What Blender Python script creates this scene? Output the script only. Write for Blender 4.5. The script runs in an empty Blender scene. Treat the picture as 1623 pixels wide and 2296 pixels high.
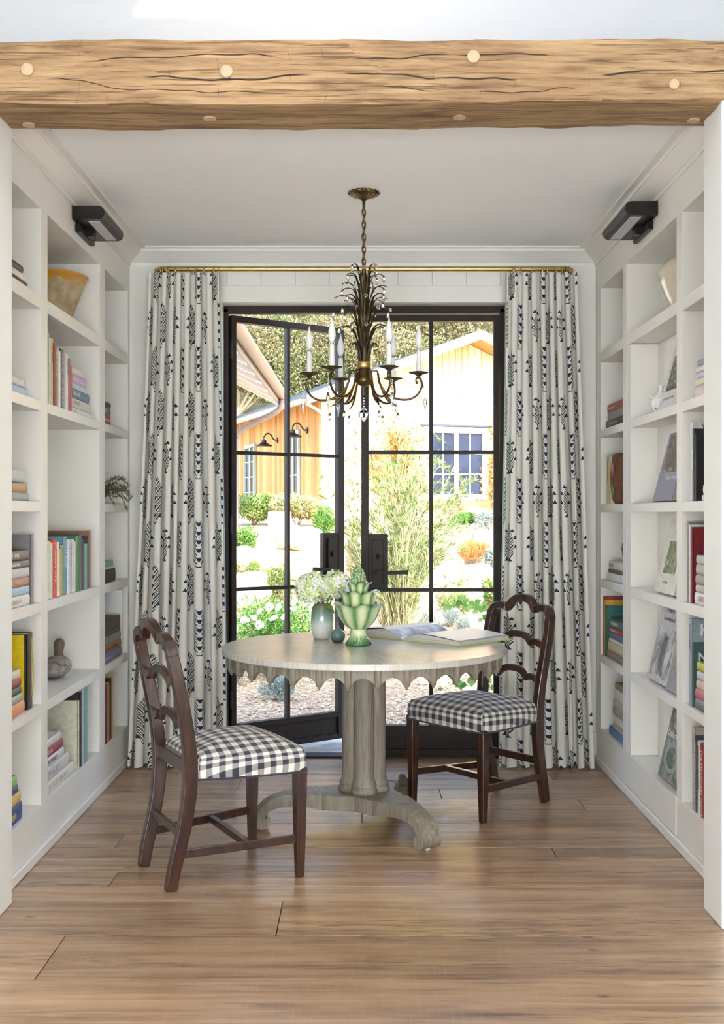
import bpy, bmesh, math, random
from mathutils import Vector, Matrix, Quaternion, noise as mnoise

# ------------------------------------------------------------------ camera, world, light, exposure
scene = bpy.context.scene
COL = scene.collection
F, EYE, HOR, CX = 2509.0, 1.324, 1151.0, 811.5

cam_data = bpy.data.cameras.new('camera')
cam_data.sensor_fit = 'HORIZONTAL'
cam_data.sensor_width = 36.0
cam_data.lens = 36.0 * F / 1623.0
cam_data.shift_y = (HOR - 1148.0) / 1623.0
cam_data.clip_start = 0.05
cam_data.clip_end = 500
cam = bpy.data.objects.new('camera', cam_data)
cam.location = (0, 0, EYE)
cam.rotation_euler = (math.pi / 2, 0, 0)
COL.objects.link(cam)
scene.camera = cam

scene.view_settings.view_transform = 'Standard'
scene.view_settings.look = 'None'
scene.view_settings.gamma = 1.0
scene.view_settings.use_curve_mapping = False
scene.view_settings.exposure = 0.5

SUN_DIR = Vector((-0.30, 0.72, -0.69)).normalized()

world = bpy.data.worlds.new('sky_world')
scene.world = world
world.use_nodes = True
wn = world.node_tree
wn.nodes.clear()
w_out = wn.nodes.new('ShaderNodeOutputWorld')
w_bg = wn.nodes.new('ShaderNodeBackground')
w_sky = wn.nodes.new('ShaderNodeTexSky')
w_sky.sky_type = 'NISHITA'
w_sky.sun_disc = False
w_sky.sun_elevation = math.radians(44)
w_sky.sun_rotation = math.radians(157.4)
w_sky.air_density = 1.0
w_sky.dust_density = 2.0
w_bg.inputs['Strength'].default_value = 1.0
wn.links.new(w_sky.outputs['Color'], w_bg.inputs['Color'])
wn.links.new(w_bg.outputs['Background'], w_out.inputs['Surface'])

sun_data = bpy.data.lights.new('sun', 'SUN')
sun_data.energy = 9.0
sun_data.angle = math.radians(0.6)
sun_data.color = (1.0, 0.95, 0.86)
sun = bpy.data.objects.new('sun', sun_data)
sun.rotation_euler = SUN_DIR.to_track_quat('-Z', 'Y').to_euler()
sun.location = (0, -20, 30)
COL.objects.link(sun)


def area_light(name, loc, direction, sx, sy, power, color=(1, 1, 1)):
    d = bpy.data.lights.new(name, 'AREA')
    d.shape = 'RECTANGLE'
    d.size, d.size_y = sx, sy
    d.energy = power
    d.color = color
    o = bpy.data.objects.new(name, d)
    o.location = loc
    o.rotation_euler = Vector(direction).to_track_quat('-Z', 'Z').to_euler()
    COL.objects.link(o)
    return o


# added fill lights inside the closed room behind the opening; its walls are solid
area_light('fill_light_west', (-2.90, 1.4, 1.1), (1, 0.2, 0.3), 2.2, 1.6, 16, (0.86, 0.94, 1.0))
area_light('fill_light_east', (2.90, 1.4, 1.1), (-1, 0.2, 0.3), 2.2, 1.6, 14, (0.86, 0.94, 1.0))
area_light('fill_light_south', (0, -2.90, 1.0), (0, 1, 0.45), 4.4, 1.7, 395, (0.84, 0.93, 1.0))

cy = scene.cycles
cy.use_denoising = True
cy.max_bounces = 7
cy.diffuse_bounces = 4
cy.glossy_bounces = 2
cy.transmission_bounces = 5
cy.transparent_max_bounces = 8
cy.use_adaptive_sampling = True
cy.adaptive_threshold = 0.2
cy.adaptive_min_samples = 12
cy.caustics_reflective = False
cy.caustics_refractive = False
cy.sample_clamp_indirect = 6.0


# ------------------------------------------------------------------ helpers: geometry
def at(px, py, Y):
    """world point seen at photograph pixel (px, py) at depth Y"""
    return Vector(((px - CX) * Y / F, Y, EYE - (py - HOR) * Y / F))


class MB:
    """collects shapes and builds them as one mesh"""

    def __init__(self):
        self.v, self.f, self.uv = [], [], None

    def add(self, vs, fs):
        o = len(self.v)
        self.v.extend([tuple(p) for p in vs])
        self.f.extend([tuple(i + o for i in f) for f in fs])
        return self

    def box(self, x0, x1, y0, y1, z0, z1, M=None):
        vs = [Vector(p) for p in ((x0, y0, z0), (x1, y0, z0), (x1, y1, z0), (x0, y1, z0),
                                  (x0, y0, z1), (x1, y0, z1), (x1, y1, z1), (x0, y1, z1))]
        if M is not None:
            vs = [M @ p for p in vs]
        return self.add(vs, [(0, 3, 2, 1), (4, 5, 6, 7), (0, 1, 5, 4), (1, 2, 6, 5), (2, 3, 7, 6), (3, 0, 4, 7)])

    def prism(self, poly, axis_fn, a, b):
        """poly: 2-D points; axis_fn(p, t) -> 3-D; extruded from a to b"""
        n = len(poly)
        vs = [axis_fn(p, a) for p in poly] + [axis_fn(p, b) for p in poly]
        fs = [tuple(range(n - 1, -1, -1)), tuple(range(n, 2 * n))]
        for i in range(n):
            j = (i + 1) % n
            fs.append((i, j, n + j, n + i))
        return self.add(vs, fs)

    def lathe(self, prof, seg=24, c=(0, 0, 0), fn=None, capb=True, capt=True):
        """prof: list of (r, z); fn(r, z, ang) -> (r, z) shapes the outline"""
        vs, fs = [], []
        for (r, z) in prof:
            for k in range(seg):
                a = 2 * math.pi * k / seg
                rr, zz = (r, z) if fn is None else fn(r, z, a)
                vs.append((c[0] + rr * math.cos(a), c[1] + rr * math.sin(a), c[2] + zz))
        m = len(prof)
        for i in range(m - 1):
            for k in range(seg):
                j = (k + 1) % seg
                fs.append((i * seg + k, i * seg + j, (i + 1) * seg + j, (i + 1) * seg + k))
        if capb:
            fs.append(tuple(range(seg - 1, -1, -1)))
        if capt:
            fs.append(tuple(range((m - 1) * seg, m * seg)))
        return self.add(vs, fs)

    def sweep(self, path, section, up=(0, 0, 1), closed=False, scales=None, cap=True):
        """section: 2-D points (side, up) carried along path"""
        path = [Vector(p) for p in path]
        n, m = len(path), len(section)
        up = Vector(up)
        vs, fs = [], []
        for i, p in enumerate(path):
            if closed:
                t = path[(i + 1) % n] - path[(i - 1) % n]
            else:
                t = path[min(i + 1, n - 1)] - path[max(i - 1, 0)]
            t.normalize()
            side = t.cross(up)
            if side.length < 1e-5:
                side = t.cross(Vector((1, 0, 0.01)))
            side.normalize()
            u = side.cross(t).normalized()
            s = 1.0 if scales is None else scales[i]
            if not isinstance(s, tuple):
                s = (s, s)
            for (a, b) in section:
                vs.append(p + side * (a * s[0]) + u * (b * s[1]))
        rng = n if closed else n - 1
        for i in range(rng):
            k = (i + 1) % n
            for j in range(m):
                l = (j + 1) % m
                fs.append((i * m + j, i * m + l, k * m + l, k * m + j))
        if cap and not closed:
            fs.append(tuple(range(m - 1, -1, -1)))
            fs.append(tuple(range((n - 1) * m, n * m)))
        return self.add(vs, fs)

    def tube(self, path, r, seg=8, up=(0, 0, 1), closed=False, scales=None):
        sec = [(r * math.cos(2 * math.pi * k / seg), r * math.sin(2 * math.pi * k / seg)) for k in range(seg)]
        return self.sweep(path, sec, up, closed, scales)

    def ball(self, c, r, seg=12, rings=8, s=(1, 1, 1)):
        vs, fs = [], []
        for i in range(1, rings):
            th = math.pi * i / rings
            for k in range(seg):
                a = 2 * math.pi * k / seg
                vs.append((c[0] + s[0] * r * math.sin(th) * math.cos(a), c[1] + s[1] * r * math.sin(th) * math.sin(a), c[2] - s[2] * r * math.cos(th)))
        b, t = len(vs), len(vs) + 1
        vs += [(c[0], c[1], c[2] - s[2] * r), (c[0], c[1], c[2] + s[2] * r)]
        for i in range(rings - 2):
            for k in range(seg):
                j = (k + 1) % seg
                fs.append((i * seg + k, i * seg + j, (i + 1) * seg + j, (i + 1) * seg + k))
        for k in range(seg):
            j = (k + 1) % seg
            fs.append((b, j, k))
            fs.append((t, (rings - 2) * seg + k, (rings - 2) * seg + j))
        return self.add(vs, fs)

    def mesh(self, name, smooth=None):
        me = bpy.data.meshes.new(name)
        me.from_pydata(self.v, [], self.f)
        if self.uv is not None:
            layer = me.uv_layers.new(name='UVMap')
            k = 0
            for uvs in self.uv:
                for q in uvs:
                    layer.data[k].uv = q
                    k += 1
        if smooth == 'all':
            me.polygons.foreach_set('use_smooth', [True] * len(me.polygons))
        elif smooth is not None:
            me.polygons.foreach_set('use_smooth', [True] * len(me.polygons))
            me.set_sharp_from_angle(angle=math.radians(smooth))
        me.update()
        return me

    def build(self, name, mat, parent=None, smooth=None, bevel=0.0, seg=1):
        me = self.mesh(name, smooth)
        return link(name, me, mat, parent, bevel, seg)


def link(name, me, mat, parent=None, bevel=0.0, seg=1):
    if mat is not None and not me.materials:
        me.materials.append(mat)
    o = bpy.data.objects.new(name, me)
    COL.objects.link(o)
    if parent is not None:
        o.parent = parent
    if bevel > 0:
        b = o.modifiers.new('edge', 'BEVEL')
        b.width = bevel
        b.segments = seg
        b.limit_method = 'ANGLE'
        b.angle_limit = math.radians(40)
    return o


def tag(o, label, cat, group=None, kind=None):
    o['label'] = label
    if cat:
        o['category'] = cat
    if group:
        o['group'] = group
    if kind:
        o['kind'] = kind
    return o


def structure(o, label=None):
    o['kind'] = 'structure'
    if label:
        o['label'] = label
    return o


def empty(name, loc=(0, 0, 0), rz=0.0):
    o = bpy.data.objects.new(name, None)
    o.empty_display_size = 0.05
    o.location = loc
    o.rotation_euler = (0, 0, rz)
    COL.objects.link(o)
    return o


def copy_tree(o, parent=None):
    c = o.copy()
    COL.objects.link(c)
    c.parent = parent
    for ch in o.children:
        copy_tree(ch, c)
    return c


def lerp(a, b, t):
    return a + (b - a) * t


def interp(x, pts):
    if x <= pts[0][0]:
        return pts[0][1]
    for (x0, y0), (x1, y1) in zip(pts, pts[1:]):
        if x <= x1:
            return lerp(y0, y1, (x - x0) / (x1 - x0))
    return pts[-1][1]


def spline(pts, n):
    """Catmull-Rom through 3-D points, n steps per span"""
    P = [Vector(p) for p in pts]
    P = [P[0] * 2 - P[1]] + P + [P[-1] * 2 - P[-2]]
    out = []
    for i in range(1, len(P) - 2):
        for k in range(n):
            t = k / n
            a, b, c, d = P[i - 1], P[i], P[i + 1], P[i + 2]
            out.append(0.5 * ((2 * b) + (c - a) * t + (2 * a - 5 * b + 4 * c - d) * t * t + (3 * b - a - 3 * c + d) * t ** 3))
    out.append(P[-2])
    return out


# ------------------------------------------------------------------ helpers: materials
class E:
    """a node-socket expression"""

    def __init__(self, nt, s):
        self.nt, self.s = nt, s

    def _m(self, op, *args, clamp=False):
        nd = self.nt.nodes.new('ShaderNodeMath')
        nd.operation = op
        nd.use_clamp = clamp
        for i, a in enumerate((self,) + args):
            if isinstance(a, E):
                self.nt.links.new(a.s, nd.inputs[i])
            else:
                nd.inputs[i].default_value = a
        return E(self.nt, nd.outputs[0])

    def __add__(self, o): return self._m('ADD', o)
    def __radd__(self, o): return self._m('ADD', o)
    def __sub__(self, o): return self._m('SUBTRACT', o)
    def __rsub__(self, o): return (self * -1.0) + o
    def __mul__(self, o): return self._m('MULTIPLY', o)
    def __rmul__(self, o): return self._m('MULTIPLY', o)
    def __truediv__(self, o): return self._m('DIVIDE', o)
    def lt(self, o): return self._m('LESS_THAN', o)
    def gt(self, o): return self._m('GREATER_THAN', o)
    def abs(self): return self._m('ABSOLUTE')
    def floor(self): return self._m('FLOOR')
    def fract(self): return self._m('FRACT')
    def mod(self, o): return self._m('FLOORED_MODULO', o)
    def min(self, o): return self._m('MINIMUM', o)
    def max(self, o): return self._m('MAXIMUM', o)
    def sin(self): return self._m('SINE')
    def sqrt(self): return self._m('SQRT')
    def pow(self, o): return self._m('POWER', o)
    def clamp(self): return self._m('ADD', 0.0, clamp=True)

    def smooth(self, a, b):
        nd = self.nt.nodes.new('ShaderNodeMapRange')
        nd.interpolation_type = 'SMOOTHSTEP'
        self.nt.links.new(self.s, nd.inputs['Value'])
        nd.inputs['From Min'].default_value = a
        nd.inputs['From Max'].default_value = b
        return E(self.nt, nd.outputs['Result'])


class Mat:
    def __init__(self, name, color=(.8, .8, .8), rough=.5, metal=0.0, **kw):
        self.m = bpy.data.materials.new(name)
        self.m.use_nodes = True
        self.nt = self.m.node_tree
        self.b = self.nt.nodes['Principled BSDF']
        self.out = self.nt.nodes['Material Output']
        self.set('Base Color', color)
        self.set('Roughness', rough)
        self.set('Metallic', metal)
        for k, v in kw.items():
            self.set(k.replace('_', ' '), v)

    def set(self, k, v):
        s = self.b.inputs[k]
        if isinstance(v, E):
            self.nt.links.new(v.s, s)
        elif isinstance(v, bpy.types.NodeSocket):
            self.nt.links.new(v, s)
        elif isinstance(v, tuple):
            s.default_value = v + (1.0,) if len(v) == 3 else v
        else:
            s.default_value = v

    def coord(self, which='Object', scale=(1, 1, 1), random=False, rot=(0, 0, 0)):
        tc = self.nt.nodes.new('ShaderNodeTexCoord')
        out = tc.outputs[which]
        if random:
            oi = self.nt.nodes.new('ShaderNodeObjectInfo')
            mul = self.nt.nodes.new('ShaderNodeVectorMath')
            mul.operation = 'MULTIPLY_ADD'
            self.nt.links.new(oi.outputs['Random'], mul.inputs[0])
            mul.inputs[1].default_value = (37.0, 19.0, 53.0)
            self.nt.links.new(out, mul.inputs[2])
            out = mul.outputs[0]
        mp = self.nt.nodes.new('ShaderNodeMapping')
        mp.inputs['Scale'].default_value = scale
        mp.inputs['Rotation'].default_value = rot
        self.nt.links.new(out, mp.inputs['Vector'])
        return mp.outputs[0]

    def xyz(self, which='Object'):
        sx = self.nt.nodes.new('ShaderNodeSeparateXYZ')
        tc = self.nt.nodes.new('ShaderNodeTexCoord')
        self.nt.links.new(tc.outputs[which], sx.inputs[0])
        return [E(self.nt, sx.outputs[i]) for i in range(3)]

    def rand(self):
        oi = self.nt.nodes.new('ShaderNodeObjectInfo')
        return E(self.nt, oi.outputs['Random'])

    def noise(self, vec, scale, detail=4.0, rough=.55, dist=0.0):
        nd = self.nt.nodes.new('ShaderNodeTexNoise')
        nd.inputs['Scale'].default_value = scale
        nd.inputs['Detail'].default_value = detail
        nd.inputs['Roughness'].default_value = rough
        nd.inputs['Distortion'].default_value = dist
        self.nt.links.new(vec, nd.inputs['Vector'])
        return E(self.nt, nd.outputs['Fac'])

    def voronoi(self, vec, scale, feature='F1', out='Distance'):
        nd = self.nt.nodes.new('ShaderNodeTexVoronoi')
        nd.feature = feature
        nd.inputs['Scale'].default_value = scale
        self.nt.links.new(vec, nd.inputs['Vector'])
        return E(self.nt, nd.outputs[out])

    def ramp(self, fac, stops):
        nd = self.nt.nodes.new('ShaderNodeValToRGB')
        el = nd.color_ramp.elements
        while len(el) < len(stops):
            el.new(0.5)
        for e, (p, c) in zip(el, stops):
            e.position = p
            e.color = tuple(c) + (1.0,)
        self.nt.links.new(fac.s, nd.inputs['Fac'])
        return nd.outputs['Color']

    def mix(self, fac, a, b, blend='MIX'):
        nd = self.nt.nodes.new('ShaderNodeMix')
        nd.data_type = 'RGBA'
        nd.blend_type = blend
        if isinstance(fac, E):
            self.nt.links.new(fac.s, nd.inputs[0])
        else:
            nd.inputs[0].default_value = fac
        for i, c in ((6, a), (7, b)):
            if isinstance(c, tuple):
                nd.inputs[i].default_value = c + (1.0,)
            else:
                self.nt.links.new(c, nd.inputs[i])
        return nd.outputs[2]

    def bump(self, h, strength=.3, dist=.01):
        nd = self.nt.nodes.new('ShaderNodeBump')
        nd.inputs['Strength'].default_value = strength
        nd.inputs['Distance'].default_value = dist
        self.nt.links.new(h.s, nd.inputs['Height'])
        self.nt.links.new(nd.outputs[0], self.b.inputs['Normal'])


def srgb(h):
    """hex -> linear rgb"""
    h = h.lstrip('#')
    out = []
    for i in (0, 2, 4):
        c = int(h[i:i + 2], 16) / 255
        out.append(c / 12.92 if c <= 0.04045 else ((c + 0.055) / 1.055) ** 2.4)
    return tuple(out)


def plain(name, color, rough=.5, metal=0.0, var=.06, scale=30.0, **kw):
    """colour with a little procedural unevenness"""
    m = Mat(name, color, rough, metal, **kw)
    n = m.noise(m.coord('Object'), scale, 4)
    dark = tuple(c * (1 - var) for c in color)
    lite = tuple(min(1.0, c * (1 + var)) for c in color)
    m.set('Base Color', m.ramp(n, [(.3, dark), (.7, lite)]))
    return m.m


def wood(name, cols, scale=(1, 14, 14), grain=6.0, rough=.45, bump=.15, random=True, streak=.5, coat=0.0):
    """straight-grained wood; grain runs along the axis with the small scale"""
    m = Mat(name, cols[0], rough)
    v = m.coord('Object', scale, random)
    n1 = m.noise(v, grain, 6, .6, .6)
    n2 = m.noise(v, grain * 5, 3, .6)
    t = n1 * (1 - streak * .5) + n2 * (streak * .5)
    k = len(cols)
    m.set('Base Color', m.ramp(t, [(.28 + .44 * i / (k - 1), c) for i, c in enumerate(cols)]))
    if coat:
        m.set('Coat Weight', coat)
        m.set('Coat Roughness', .12)
    m.bump(n2, bump, .002)
    return m.m


def glassy(name, color=(1, 1, 1), reflect=.10, rough=0.0):
    """a thin clear pane: transparent, with a surface reflection"""
    m = bpy.data.materials.new(name)
    m.use_nodes = True
    nt = m.node_tree
    nt.nodes.clear()
    out = nt.nodes.new('ShaderNodeOutputMaterial')
    tr = nt.nodes.new('ShaderNodeBsdfTransparent')
    tr.inputs['Color'].default_value = color + (1.0,)
    gl = nt.nodes.new('ShaderNodeBsdfGlossy')
    gl.inputs['Roughness'].default_value = rough
    fr = nt.nodes.new('ShaderNodeFresnel')
    fr.inputs['IOR'].default_value = 1.07
    mx = nt.nodes.new('ShaderNodeMixShader')
    nt.links.new(fr.outputs[0], mx.inputs[0])
    nt.links.new(tr.outputs[0], mx.inputs[1])
    nt.links.new(gl.outputs[0], mx.inputs[2])
    nt.links.new(mx.outputs[0], out.inputs[0])
    return m


PAINT = plain('warm_white_paint', (.84, .805, .745), .42, var=.012, scale=3)
PAINT_CEIL = plain('ceiling_paint', (.93, .92, .90), .8, var=.01, scale=3)
PAINT_WALL = plain('wall_paint', (.87, .86, .82), .6, var=.012, scale=3)
STEEL = plain('dark_bronze_steel', (.027, .018, .014), .5, 0.0, var=.15, Specular_IOR_Level=.25)
GLASS = glassy('clear_pane')
BRASS = plain('aged_brass', (.62, .43, .15), .28, 1.0, var=.18, scale=18)
BLACKMETAL = plain('oil_rubbed_bronze', (.020, .015, .012), .34, .2, var=.2, Specular_IOR_Level=.3)
MAHOGANY = wood('mahogany', [srgb('#120906'), srgb('#32190f'), srgb('#57301a')], (9, 9, 1.2), 5, .28, .1, True, .5, .35)
# ------------------------------------------------------------------ the room: floor
LX, RX, BY = -1.2425, 1.25, 5.98          # bookcase faces and back wall
CEIL = 2.73


def make_plank_material():
    m = Mat('reclaimed_oak_plank', (.4, .25, .15), .36)
    v = m.coord('Object', (1, 1, 1), True)
    vg = m.coord('Object', (.55, 9, 9), True)
    n1 = m.noise(vg, 3.0, 6, .62, .5)
    n2 = m.noise(vg, 14, 4, .65)
    saw = m.noise(m.coord('Object', (60, 2.2, 1), True, (0, 0, .25)), 2.4, 3, .6)
    blot = m.noise(m.coord('Object', (1.1, 2.6, 1), True), 1.5, 4, .6, .4)
    base = m.ramp(n1 * .62 + blot * .38, [(.30, srgb('#664d3b')), (.40, srgb('#8f7159')), (.50, srgb('#ae8d70')), (.58, srgb('#bc9c7d')), (.72, srgb('#d2b597'))])
    r = m.rand()
    tint = m.ramp(r, [(0, (.80, .77, .75)), (.25, (1.0, .95, .88)), (.5, (.86, .84, .82)), (.75, (1.08, 1.04, .98)), (1, (.95, .86, .78))])
    c = m.mix(1.0, base, tint, 'MULTIPLY')
    grey = (n2 - .50).smooth(0, .16) * (m.noise(vg, .8, 2) - .49).smooth(0, .10)
    c = m.mix(grey * .85, c, srgb('#4d4038'))
    c = m.mix((saw - .5).smooth(0, .2) * .08, c, srgb('#d8c0a4'))
    # dark grain checks and little knots
    kn = m.voronoi(m.coord('Object', (2.2, 4.0, 1), True), 1.25)
    c = m.mix((.075 - kn).smooth(0, .05) * .7, c, srgb('#4a3424'))
    m.set('Base Color', c)
    m.set('Roughness', (n2 * .22 + .22))
    m.set('Coat Weight', .35)
    m.set('Coat Roughness', .27)
    m.bump(n2 * .7 + saw * .3, .22, .0025)
    return m.m


PLANK = make_plank_material()
GAPMAT = plain('dark_joint', (.05, .03, .02), .9)

floor = MB().box(-3.0, 3.0, -3.0, 6.06, -.10, -.022).build('floor', GAPMAT)
structure(floor, 'wide reclaimed oak plank floor with grey streaks and saw marks')
rows = [1.2, 1.52, 1.86, 2.2, 2.53, 2.86, 3.182, 3.512, 3.823, 3.974, 4.132, 4.30, 4.435, 4.61, 4.787, 5.0, 5.19, 5.37, 5.56, 5.69, 5.86, 6.055]
joints = {6: [-.93], 7: [-.27], 3: [.5], 4: [-1.1, 1.6], 5: [1.4], 8: [1.3], 9: [-.9], 11: [-1.5, .75], 12: [-.98], 14: [.0], 15: [1.0], 16: [.37], 17: [-.6], 18: [.95], 19: [-.3]}
rnd = random.Random(5)
for i in range(len(rows) - 1):
    xs = [-2.98] + joints.get(i, [rnd.uniform(-2.4, -1.6)]) + [2.98]
    for k in range(len(xs) - 1):
        x0, x1, y0, y1 = xs[k], xs[k + 1], rows[i], rows[i + 1]
        cx_, cy_ = (x0 + x1) / 2, (y0 + y1) / 2
        g = .0016
        dz = rnd.uniform(-.0012, 0.0)
        o = MB().box(x0 - cx_ + g, x1 - cx_ - g, y0 - cy_ + g, y1 - cy_ - g, -.022, dz).build('plank', PLANK, floor, bevel=.0007)
        o.location = (cx_, cy_, 0)
o = MB().box(-2.98, 2.98, -2.98, 1.198, -.022, 0).build('plank', PLANK, floor)

# ------------------------------------------------------------------ shell of the room behind the opening
# two jambs of the wide opening, the wall above the beam, and the room the camera stands in
j1 = MB().box(-3.0, -1.188, 3.56, 3.80, 0, 2.64).build('wall_opening_left', PAINT_WALL, bevel=.003)
structure(j1, 'smooth white end wall beside the opening on the left')
j2 = MB().box(1.145, 3.0, 3.56, 3.75, 0, 2.64).build('wall_opening_right', PAINT_WALL, bevel=.003)
structure(j2, 'smooth white end wall beside the opening on the right')
SKY_Y0, SKY_Y1, SKY_X0, SKY_X1 = 2.05, 3.02, -.16, .84
w = MB().box(-3.0, 3.0, 3.66, 3.82, 2.80, 4.3).build('wall_above_beam', plain('dimmed_white_paint', (.42, .43, .445), .7, var=.01))  # white wall coloured darker to offset the strong light falling on it
structure(w, 'bright white wall above the timber beam')
structure(MB().box(-3.1, -3.0, -3, 3.82, 0, 4.3).build('wall_left', PAINT_WALL))
structure(MB().box(3.0, 3.1, -3, 3.82, 0, 4.3).build('wall_right', PAINT_WALL))
structure(MB().box(-3.1, 3.1, -3.1, -3.0, 0, 4.3).build('wall_front', PAINT_WALL))
w = MB()
w.box(-3.1, 3.1, -3.1, SKY_Y0, 4.3, 4.5).box(-3.1, 3.1, SKY_Y1, 3.9, 4.3, 4.5)
w.box(-3.1, SKY_X0, SKY_Y0, SKY_Y1, 4.3, 4.5).box(SKY_X1, 3.1, SKY_Y0, SKY_Y1, 4.3, 4.5)
structure(w.build('ceiling_high', PAINT_CEIL))

# frames added round the fill lights, with no openings behind them
def fill_light_frame(name, M, w, h):
    mb = MB()
    for (x0, x1, z0, z1) in ((-w / 2 - .06, -w / 2, -h / 2 - .06, h / 2 + .06), (w / 2, w / 2 + .06, -h / 2 - .06, h / 2 + .06), (-w / 2, w / 2, h / 2, h / 2 + .06), (-w / 2, w / 2, -h / 2 - .06, -h / 2)):
        mb.box(x0, x1, -.03, .03, z0, z1, M)
    structure(mb.build(name, PAINT_WALL))


fill_light_frame('fill_frame_1', Matrix.Translation((0, -2.965, 1.05)), 4.5, 1.75)
fill_light_frame('fill_frame_2', Matrix.Translation((-2.965, 1.4, 1.1)) @ Matrix.Rotation(math.pi / 2, 4, 'Z'), 2.3, 1.65)
fill_light_frame('fill_frame_3', Matrix.Translation((2.965, 1.4, 1.1)) @ Matrix.Rotation(math.pi / 2, 4, 'Z'), 2.3, 1.65)

# nook shell
structure(MB().box(-1.70, 1.70, 3.80, 6.2, CEIL, CEIL + .06).build('ceiling', PAINT_CEIL), 'flat off white ceiling of the reading nook')
structure(MB().box(-1.72, 1.72, 3.82, 6.22, CEIL + .06, CEIL + .25).build('roof_nook', PAINT_WALL))
structure(MB().box(-1.72, -1.60, 3.80, 6.2, 0, CEIL).build('wall_nook_left', PAINT_WALL))
structure(MB().box(1.60, 1.72, 3.75, 6.2, 0, CEIL).build('wall_nook_right', PAINT_WALL))

# back wall with the doorway
DX0, DX1, DZ = -.748, .772, 2.446
wb = MB()
wb.box(-1.70, DX0, BY, 6.20, -.05, CEIL).box(DX1, 1.70, BY, 6.20, -.05, CEIL).box(DX0, DX1, BY, 6.20, DZ, CEIL)
wb = wb.build('wall_back', PAINT)
structure(wb, 'painted vertical board wall around the steel doors')
bx = [-.721 + .1825 * k for k in range(-3, 12)]
for a, b in zip(bx, bx[1:]):
    a2, b2 = max(a, LX), min(b, RX)
    if b2 - a2 < .01:
        continue
    g = .0014
    if b2 <= DX0 - .09 or a2 >= DX1 + .09:
        z0 = .16
    else:
        z0 = 2.53
    MB().box(a2 + g, b2 - g, BY - .009, BY, z0, 2.668).build('board', PAINT, wb, bevel=.0015)
structure(MB().box(DX0 - .10, DX1 + .10, BY - .026, BY, DZ, 2.537).build('trim_1', PAINT, bevel=.002), 'flat painted head casing above the steel doors')
structure(MB().box(DX0 - .10, DX0, BY - .026, BY, 0, DZ).build('trim_2', PAINT, bevel=.002))
structure(MB().box(DX1, DX1 + .10, BY - .026, BY, 0, DZ).build('trim_3', PAINT, bevel=.002))
structure(MB().box(LX + .001, DX0 - .101, BY - .02, BY, 0, .16).build('baseboard_left', PAINT, bevel=.002))
structure(MB().box(DX1 + .101, RX - .001, BY - .02, BY, 0, .16).build('baseboard_right', PAINT, bevel=.002), 'white baseboard below the curtain on the right')

# crown moulding on three sides (p = projection from wall, z)
CROWN = [(0, 2.645), (.010, 2.645), (.012, 2.656), (.010, 2.662), (.016, 2.664), (.068, 2.706), (.073, 2.706), (.076, 2.712), (.076, 2.722), (.104, 2.722), (.104, CEIL), (0, CEIL)]


def crown(name, fn, label=None):
    return structure(MB().prism(CROWN, fn, 0, 1).build(name, PAINT), label)


crown('trim_4', lambda p, t: (LX + p[0], lerp(3.80, BY - p[0], t), p[1]), 'sloped crown moulding above the bookcase on the left')
crown('trim_5', lambda p, t: (RX - p[0], lerp(BY - p[0], 3.75, t), p[1]), 'sloped crown moulding above the bookcase on the right')
crown('trim_6', lambda p, t: (lerp(LX + p[0], RX - p[0], t), BY - p[0], p[1]), 'sloped crown moulding along the back wall')

# ------------------------------------------------------------------ timber beam
def make_beam_material():
    m = Mat('hewn_oak', (.4, .25, .12), .75)
    v = m.coord('Object', (1, 9, 9))
    n1 = m.noise(v, 2.2, 6, .62, .8)
    n2 = m.noise(m.coord('Object', (1.6, 26, 26)), 3, 5, .65, .4)
    big = m.noise(m.coord('Object', (1, 1, 1)), 1.6, 3)
    c = m.ramp(n1 * .55 + n2 * .45, [(.30, srgb('#4f3823')), (.42, srgb('#7c5f40')), (.52, srgb('#9c7d58')), (.62, srgb('#af9069')), (.76, srgb('#c3a681'))])
    c = m.mix((big - .5).smooth(0, .2) * .35, c, srgb('#94704c'))
    x, y, z = m.xyz()
    wob = m.noise(m.coord('Object', (1, 0.6, .6)), 1.1, 4, .6) - .5
    crack = None
    for zc, w0, s in ((.085, .0016, .17), (.135, .0011, -.13), (.045, .0008, .2)):
        brk = (m.noise(m.coord('Object', (1, .1, .1)), 1.3 + 20 * w0 * 40, 2) - .47).smooth(0, .05)
        d = (z - zc - wob * s).abs()
        k = (w0 * 1.6 - d).smooth(-w0, w0) * brk
        crack = k if crack is None else crack.max(k)
    fine = (m.noise(m.coord('Object', (1.2, 60, 60)), 2.0, 3, .6) - .57).smooth(0, .06)
    # short cross checks left by the adze
    cell = m.coord('Object', (1, 1, 1))
    wv = (x * 6.3 + m.noise(m.coord('Object', (.01, 14, 14)), 1.0, 1) * .35 + m.noise(m.coord('Object', (2, .2, .2)), 2.0, 2) * 2.2).fract()
    adze = (wv - .5).abs().lt(.008) * (m.noise(m.coord('Object', (4, 9, 9)), 2.6, 1) - .55).smooth(0, .02)
    c = m.mix(fine * .7, c, srgb('#4e351f'))
    c = m.mix(adze * .55, c, srgb('#4a321d'))
    c = m.mix(crack, c, srgb('#20140b'))
    m.set('Base Color', c)
    m.bump(n2 * .5 + n1 * .3 - crack * 1.0 - fine * .2 - adze * .4, .55, .006)
    return m.m


BEAM = make_beam_material()
bz0, bz1, by0, by1 = 2.632, 2.832, 3.55, 3.80
bx0, bx1 = -2.6, 2.6


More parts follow.
